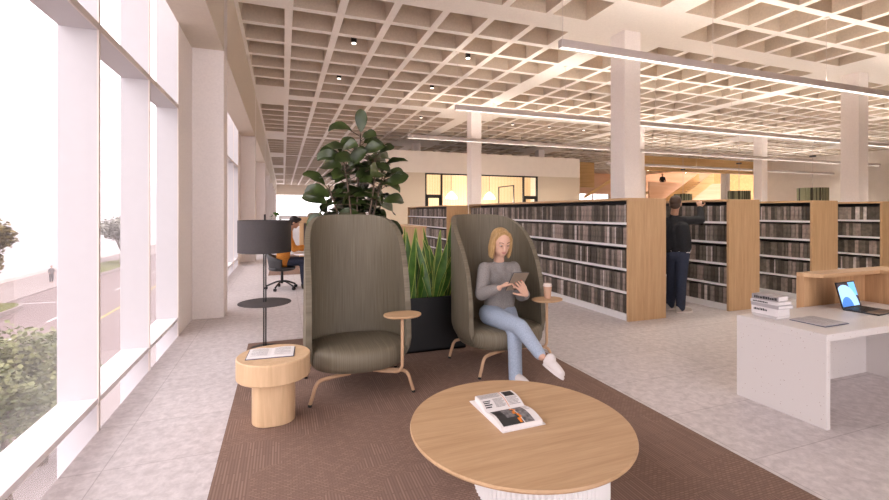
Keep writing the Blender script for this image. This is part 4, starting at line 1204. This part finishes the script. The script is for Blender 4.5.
for s_ in (-1, 1):
    sh = w(.05, s_ * .18, 1.10); el = w(.16, s_ * .22, .84); wr = w(.38, s_ * .14, .80 + .08 * (s_ < 0)); hp = w(-.02, s_ * .09, .57); kn = w(.34, s_ * .11, .57); an = w(.37, s_ * .11, .09)
    chain(body, [sh, el, wr], [.055, .045, .03]); chain(body, [hp, kn, an], [.09, .062, .042]); cap(body, nb, .06, sh, .055)
    hand_vol(body, wr, V((1, -.1 * s_, .05)), V((0, 0, -1)), 1.0, s_, (.3, .4, .3))
fuse('body', body, M['skin2'], sit, .008, 2)
bb = bm_new(); ico(bb, P(0, -.025, .048), 1, 3, OS, (.088, .105, .095)); ico(bb, P(0, -.055, -.02), 1, 3, OS, (.078, .06, .075)); ico(bb, P(0, .05, .105), 1, 3, OS, (.07, .055, .038))
fuse('hair', bb, M['blackhair'], sit, .009, 2)
bb = bm_new()
for o_ in (-.08, 0, .08): chain(bb, [hip + V((0, o_, -.01)), waist + V((0, o_, 0)), chest + V((0, o_, 0))], [.14, .135, .135])
cap(bb, chest, .13, nb, .072)
for s_ in (-1, 1):
    sh = w(.05, s_ * .18, 1.10); el = w(.16, s_ * .22, .84); wr = w(.38, s_ * .14, .80 + .08 * (s_ < 0))
    cap(bb, nb, .07, sh, .07); chain(bb, [sh, el, wr.lerp(el, .2)], [.074, .064, .05])
fuse('jacket', bb, M['orange'], sit, .012, 3)
bb = bm_new()
for s_ in (-1, 1):
    hp = w(-.02, s_ * .09, .57); kn = w(.34, s_ * .11, .57); an = w(.37, s_ * .11, .12); chain(bb, [hp, kn, an], [.10, .080, .064])
cap(bb, w(-.04, -.06, .57), .11, w(-.04, .06, .57), .11)
fuse('trousers', bb, M['navy'], sit, .012, 3)
for s_ in (-1, 1): shoe(sit, w(.32, s_ * .11, .001), w(.60, s_ * .11, .001), (0, 0, 1), 1.0, M['steelshoe'], False)
face_parts(hc, OS, 1.0, sit, M['blackhair'])

# --- two tiny figures
def small_person(label, p, f, top, legs, skin, standing=True, s=1.0):
    t = thing('person', label, 'person', p); b_ = bm_new(); O = orient(f); r = V((V(f).y, -V(f).x, 0)).normalized()
    p = V(p); w = lambda x, y, z: p + r * x * s + V(f).normalized() * y * s + V((0, 0, z * s))
    hc = w(0, .02, 1.63); P = head_vol(b_, hc, O, s); cap(b_, w(0, 0, 1.45), .055 * s, P(0, -.03, -.06), .05 * s)
    chain(b_, [w(0, 0, .95), w(0, 0, 1.15), w(0, 0, 1.35)], [.10 * s, .10 * s, .10 * s])
    for q in (-1, 1):
        chain(b_, [w(.18 * q, 0, 1.38), w(.23 * q, .02, 1.10), w(.18 * q, .18, .98)], [.05 * s, .042 * s, .03 * s]); chain(b_, [w(.09 * q, 0, .92), w(.10 * q, .03 * q, .50), w(.10 * q, .08 * q, .08)], [.085 * s, .06 * s, .042 * s])
        cap(b_, w(.10 * q, .08 * q - .02, .04), .04 * s, w(.10 * q, .08 * q + .16, .035), .033 * s); cap(b_, w(0, 0, 1.42), .055 * s, w(.18 * q, 0, 1.38), .05 * s)
        hand_vol(b_, w(.18 * q, .18, .98), f, (0, 0, -1), s, q)
    fuse('body', b_, skin, t, .012, 2)
    b_ = bm_new(); chain(b_, [w(0, 0, .98), w(0, 0, 1.2), w(0, 0, 1.36)], [.145 * s, .14 * s, .145 * s])
    for q in (-1, 1): chain(b_, [w(.18 * q, 0, 1.38), w(.23 * q, .02, 1.10), w(.19 * q, .15, 1.0)], [.065 * s, .056 * s, .045 * s]); cap(b_, w(0, 0, 1.42), .07 * s, w(.18 * q, 0, 1.38), .065 * s)
    fuse('top', b_, top, t, .014, 2)
    b_ = bm_new()
    for q in (-1, 1): chain(b_, [w(.08 * q, 0, .94), w(.10 * q, .03 * q, .50), w(.10 * q, .08 * q, .11)], [.115 * s, .08 * s, .065 * s])
    fuse('trousers', b_, legs, t, .014, 2)
    b_ = bm_new(); ico(b_, P(0, -.024, .046), s, 3, O, (.084, .098, .088)); fuse('hair', b_, M['brownhair'], t, .012, 2)
    return t
gp = Q(662.5, 183, 42)
small_person('tiny dark-clothed figure standing on the plywood stair landing', (gp.x, gp.y, 3.5), (-.6, -.8, 0), M['jacket'], M['denim_d'], M['skin2'])
# landing under that figure, fronted by the parapet
bb = bm_new(); box(bb, -2.2, 7.0, -.2, 3.2, 3.3, 3.5); 
for v in bb.verts: v.co += V((0, 0, 0))
pw.location = (gp.x - .3, gp.y - .55, 0)
obj('landing_slab', bb, M['timber'], pw, smooth=0)
for x in (-2, 2, 6):
    bb = bm_new(); box(bb, x, x + .3, 1.0, 1.3, 0, 3.3); obj('post', bb, M['timber'], pw, smooth=0)
for k_, x_ in enumerate((27, 31)):  # added lamps, out of view, to light the stair hall
    t = thing('added_hall_lamp', 'added globe lamp in the stair hall, hidden above the timber beam', 'lamp', (x_, 27.0, 5.0), 0, 'added stair hall globes')
    bb = bm_new(); ico(bb, (0, 0, 0), .16, 3); obj('globe', bb, M['globe'], t)
    bb = bm_new(); cyl(bb, (0, 0, .15), (0, 0, ZC - 5.0 + .02), .01, seg=6); obj('cord', bb, M['black'], t)
bb = bm_new(); box(bb, -2.2, 7.0, -.30, -.2, 2.4, 4.38); obj('parapet_panel', bb, M['plyred'], pw, smooth=0)

# ------------------------------------------------------------------ far desk and workstations
t = thing('work_desk', 'white round-ended work desk in front of the man in orange', 'desk', (.95, 9.75, 0))
bb = bm_new(); lathe(bb, [(.98, .715), (1, .72), (1, .74), (.98, .745)], seg=48, rx=.75, ry=.45, n=3.2); obj('desktop', bb, M['white'], t, smooth=40)
for x, y in ((-.5, -.25), (.5, -.25), (-.5, .25), (.5, .25)):
    bb = bm_new(); cyl(bb, (x, y, 0), (x * .9, y * .9, .715), .03, seg=12); obj('leg', bb, M['oak_v'], t)
t = thing('desk_divider', 'oak framed desk divider with grey felt panel behind the seated man', 'divider', (.42, 12.4, 0))
bb = bm_new(); box(bb, 0, 1.7, 0, .45, 1.30, 1.46); obj('top_rail', bb, M['oak'], t, smooth=0)
for x in (0, .34, 1.6):
    bb = bm_new(); box(bb, x, x + .1, 0, .45, .008, 1.30); obj('post', bb, M['oak_v'], t, smooth=0)
bb = bm_new(); box(bb, .1, .34, .2, .25, .5, 1.30); box(bb, .44, 1.6, .2, .25, .5, 1.30); obj('felt_panel', bb, M['greyfelt'], t, smooth=0)
t = thing('long_table', 'distant white table near the end windows', 'table', (-.3, 34, 0))
bb = bm_new(); box(bb, 0, 3.0, 0, 1.2, 1.05, 1.35); obj('tabletop', bb, M['white'], t, smooth=0)
for x in (.05, 2.85):
    bb = bm_new(); box(bb, x, x + .1, .1, 1.1, 0, 1.05); obj('leg', bb, M['white'], t, smooth=0)
# far potted greenery at the window
t = thing('potted_shrub', 'small green shrub in a white pot by the far left windows', 'plant', (-.45, 30, 0))
bb = bm_new(); lathe(bb, [(.2, 0), (.28, .5)], seg=20); obj('pot', bb, M['white'], t)
bb = bm_new(); rnd = random.Random(5)
for k in range(160):
    d = V((rnd.gauss(0, 1), rnd.gauss(0, 1), rnd.gauss(0, 1))).normalized(); leaf(bb, V((0, 0, 1.0)) + V((d.x * .25, d.y * .25, d.z * .45)), d, (.1, .2, 1), .18, .05, fid, .4, .2, 3)
obj('foliage', bb, M['snake'], t, normals=False)

# ------------------------------------------------------------------ the street outside, a storey below
ZG = -5.85
b = bm_new(); box(b, -21.0, -8.0, -40, 160, ZG - .3, ZG); struct('road', b, M['greytop'], 'pale asphalt street outside', 'road', smooth=0)
b = bm_new(); box(b, -8.0, -1.6, -40, 160, ZG - .3, ZG + .14); struct('pavement', b, M['walk'], 'near pavement below the windows', 'pavement', smooth=0)
b = bm_new(); box(b, -27.0, -21.0, -40, 160, ZG - .3, ZG + .14); struct('sidewalk', b, M['walk'], 'far pavement by the white building', 'pavement', smooth=0)
bld = thing('building', 'huge plain white building across the street', 'building', (-27, 60, ZG))
bb = bm_new(); box(bb, -20, 0, -70, 90, 0, 13.8); obj('facade', bb, M['facade'], bld, smooth=0)
bb = bm_new(); box(bb, -20, .1, -70, 90, 13.8, 14.0); obj('parapet', bb, M['facade'], bld, smooth=0)
tw = thing('building', 'taller plain white building behind the low one', 'building', (-52, 76, ZG))
bb = bm_new(); box(bb, -26, 24, 0, 20, 14.1, 29.0); obj('facade', bb, M['facade'], tw, smooth=0)
bb = bm_new(); box(bb, -26.1, 24.1, -.1, 20.1, 29.0, 29.4); obj('parapet', bb, M['facade'], tw, smooth=0)
bb = bm_new(); box(bb, -.02, .06, -70, 90, 0, .5); obj('base_course', bb, plain('facade base', (.55, .47, .44), .8), bld, smooth=0)
for k in range(16):
    b = bm_new(); box(b, -15.07, -14.93, 18 + 6.4 * k, 18 + 6.4 * k + 2.2, ZG, ZG + .006)
    o = obj('lane_dash', b, M['roadwhite'], None, smooth=0); tag(o, 'white lane dash painted on the street', 'road marking', 'white lane dashes')
b = bm_new(); box(b, -12.08, -11.92, -40, 160, ZG, ZG + .006); tag(obj('lane_line', b, M['roadyellow'], None, smooth=0), 'yellow centre line painted along the street', 'road marking')
b = bm_new(); box(b, -20.8, -15.4, 45.2, 45.35, ZG, ZG + .006); tag(obj('stop_line', b, M['roadwhite'], None, smooth=0), 'thin white line painted across the street', 'road marking')
def island(lab, x0, x1, y0, y1):
    t = thing('planting_island', lab, 'planting bed', ((x0 + x1) / 2, (y0 + y1) / 2, ZG))
    bb = bm_new(); lathe(bb, [(1, 0), (1, .35), (.9, .35), (.9, .2)], seg=40, rx=(x1 - x0) / 2, ry=(y1 - y0) / 2, n=4); obj('kerb', bb, M['walk'], t, smooth=30)
    bb = bm_new(); lathe(bb, [(.93, .30), (.9, .42)], seg=40, rx=(x1 - x0) / 2, ry=(y1 - y0) / 2, n=4); obj('turf', bb, M['lawn'], t, smooth=30)
island('kerbed grass island with a tree at the left edge', -23.2, -18.6, 36.5, 44.0)
island('farther kerbed grass island seen between the fins', -24.0, -19.6, 60.0, 78.0)
def tree(lab, x, y, h, cr, cz, mat, n, seed, lsz=.22, group='street trees'):
    t = thing('tree', lab, 'tree', (x, y, ZG), 0, group); rnd = random.Random(seed)
    bb = bm_new(); tube(bb, [(0, 0, .1), (.08, .05, h * .3), (0, 0, h * .6)], lambda u: .16 - .09 * u, 10, 5)
    blobs = []
    for k in range(9):
        a = rnd.uniform(0, 2 * PI); rr = cr * rnd.uniform(.25, .62); zz = cz + rnd.uniform(-.55, .6) * cr
        c = V((math.cos(a) * rr, math.sin(a) * rr, zz)); blobs.append((c, cr * rnd.uniform(.32, .5)))
        tube(bb, [(0, 0, h * .4), (c.x * .4, c.y * .4, (h * .45 + zz) / 2), c], lambda u: .06 - .045 * u, 6, 4)
    obj('trunk', bb, M['bark'], t)
    bb = bm_new()
    for k in range(n):
        c, r = blobs[k % len(blobs)]
        d = V((rnd.gauss(0, 1), rnd.gauss(0, 1), rnd.gauss(0, .8))).normalized()
        p = c + d * r * rnd.uniform(.45, 1.05)
        a = V((rnd.gauss(0, 1), rnd.gauss(0, 1), rnd.gauss(0, .4))).normalized(); s_ = lsz * rnd.uniform(.6, 1.2)
        q = a.cross(V((rnd.gauss(0, .5), rnd.gauss(0, .5), 1))).normalized() * s_ * .42
        m_ = p + a * s_ * .5
        bb.faces.new([bb.verts.new(v) for v in (p, m_ + q, p + a * s_, m_ - q)])
    obj('crown', bb, mat, t, smooth=0, normals=False)
tree('leafy street tree at the left edge of the near window', -21.2, 42.0, 5.2, 2.5, 4.6, M['tree'], 5200, 1, .34)
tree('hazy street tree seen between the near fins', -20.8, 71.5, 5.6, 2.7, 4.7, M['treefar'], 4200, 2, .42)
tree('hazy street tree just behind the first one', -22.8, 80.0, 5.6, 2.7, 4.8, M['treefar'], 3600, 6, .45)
tree('leafy tree close below the window, its top under the sill line', -5.4, 11.6, 3.4, 1.75, 3.3, M['shrub'], 9500, 3, .13)
tree('leafy tree close to the glass at the lower left corner', -3.7, 6.6, 3.0, 1.35, 2.2, M['shrub'], 8000, 4, .11)
tree('leafy tree beyond the first one below the window', -6.6, 16.0, 3.0, 1.6, 2.6, M['shrub'], 8000, 8, .14)
pp = V(Q(49, 282, 46.7)); pp.z = ZG + .14
small_person('pedestrian in pale clothes standing on the far pavement', (-22.6, 57.0, ZG + .14), (.5, -.8, 0), plain('pale top', (.16, .14, .14), .8), plain('grey trousers', (.07, .06, .065), .8), M['skin'])

# ------------------------------------------------------------------ daylight, camera, colour
w = bpy.data.worlds.new('daylight'); SC.world = w; w.use_nodes = True
bg = w.node_tree.nodes['Background']; bg.inputs['Color'].default_value = (1.0, .945, .975, 1); bg.inputs['Strength'].default_value = 3.25
sun = bpy.data.lights.new('sun', 'SUN'); sun.energy = .6; sun.angle = R(3); sun.color = (1, .93, .86)
so = bpy.data.objects.new('sun', sun); COL.objects.link(so)
so.rotation_euler = V((-.45, .35, -1.0)).to_track_quat('-Z', 'Y').to_euler()

cam = bpy.data.cameras.new('camera'); co = bpy.data.objects.new('camera', cam); COL.objects.link(co)
co.location = (0, 0, EYE); co.rotation_euler = (PI / 2, 0, -TH)
cam.sensor_width = 36; cam.lens = FL / 889 * 36; cam.shift_y = -38 / 889; cam.clip_start = .02; cam.clip_end = 500
SC.camera = co
vs_ = SC.view_settings
vs_.view_transform = 'Standard'; vs_.look = 'None'; vs_.gamma = 1; vs_.use_curve_mapping = False; vs_.exposure = 0.42
SC.cycles.use_denoising = True
SC.cycles.max_bounces = 10; SC.cycles.diffuse_bounces = 6; SC.cycles.transparent_max_bounces = 16
SC.cycles.sample_clamp_indirect = 8
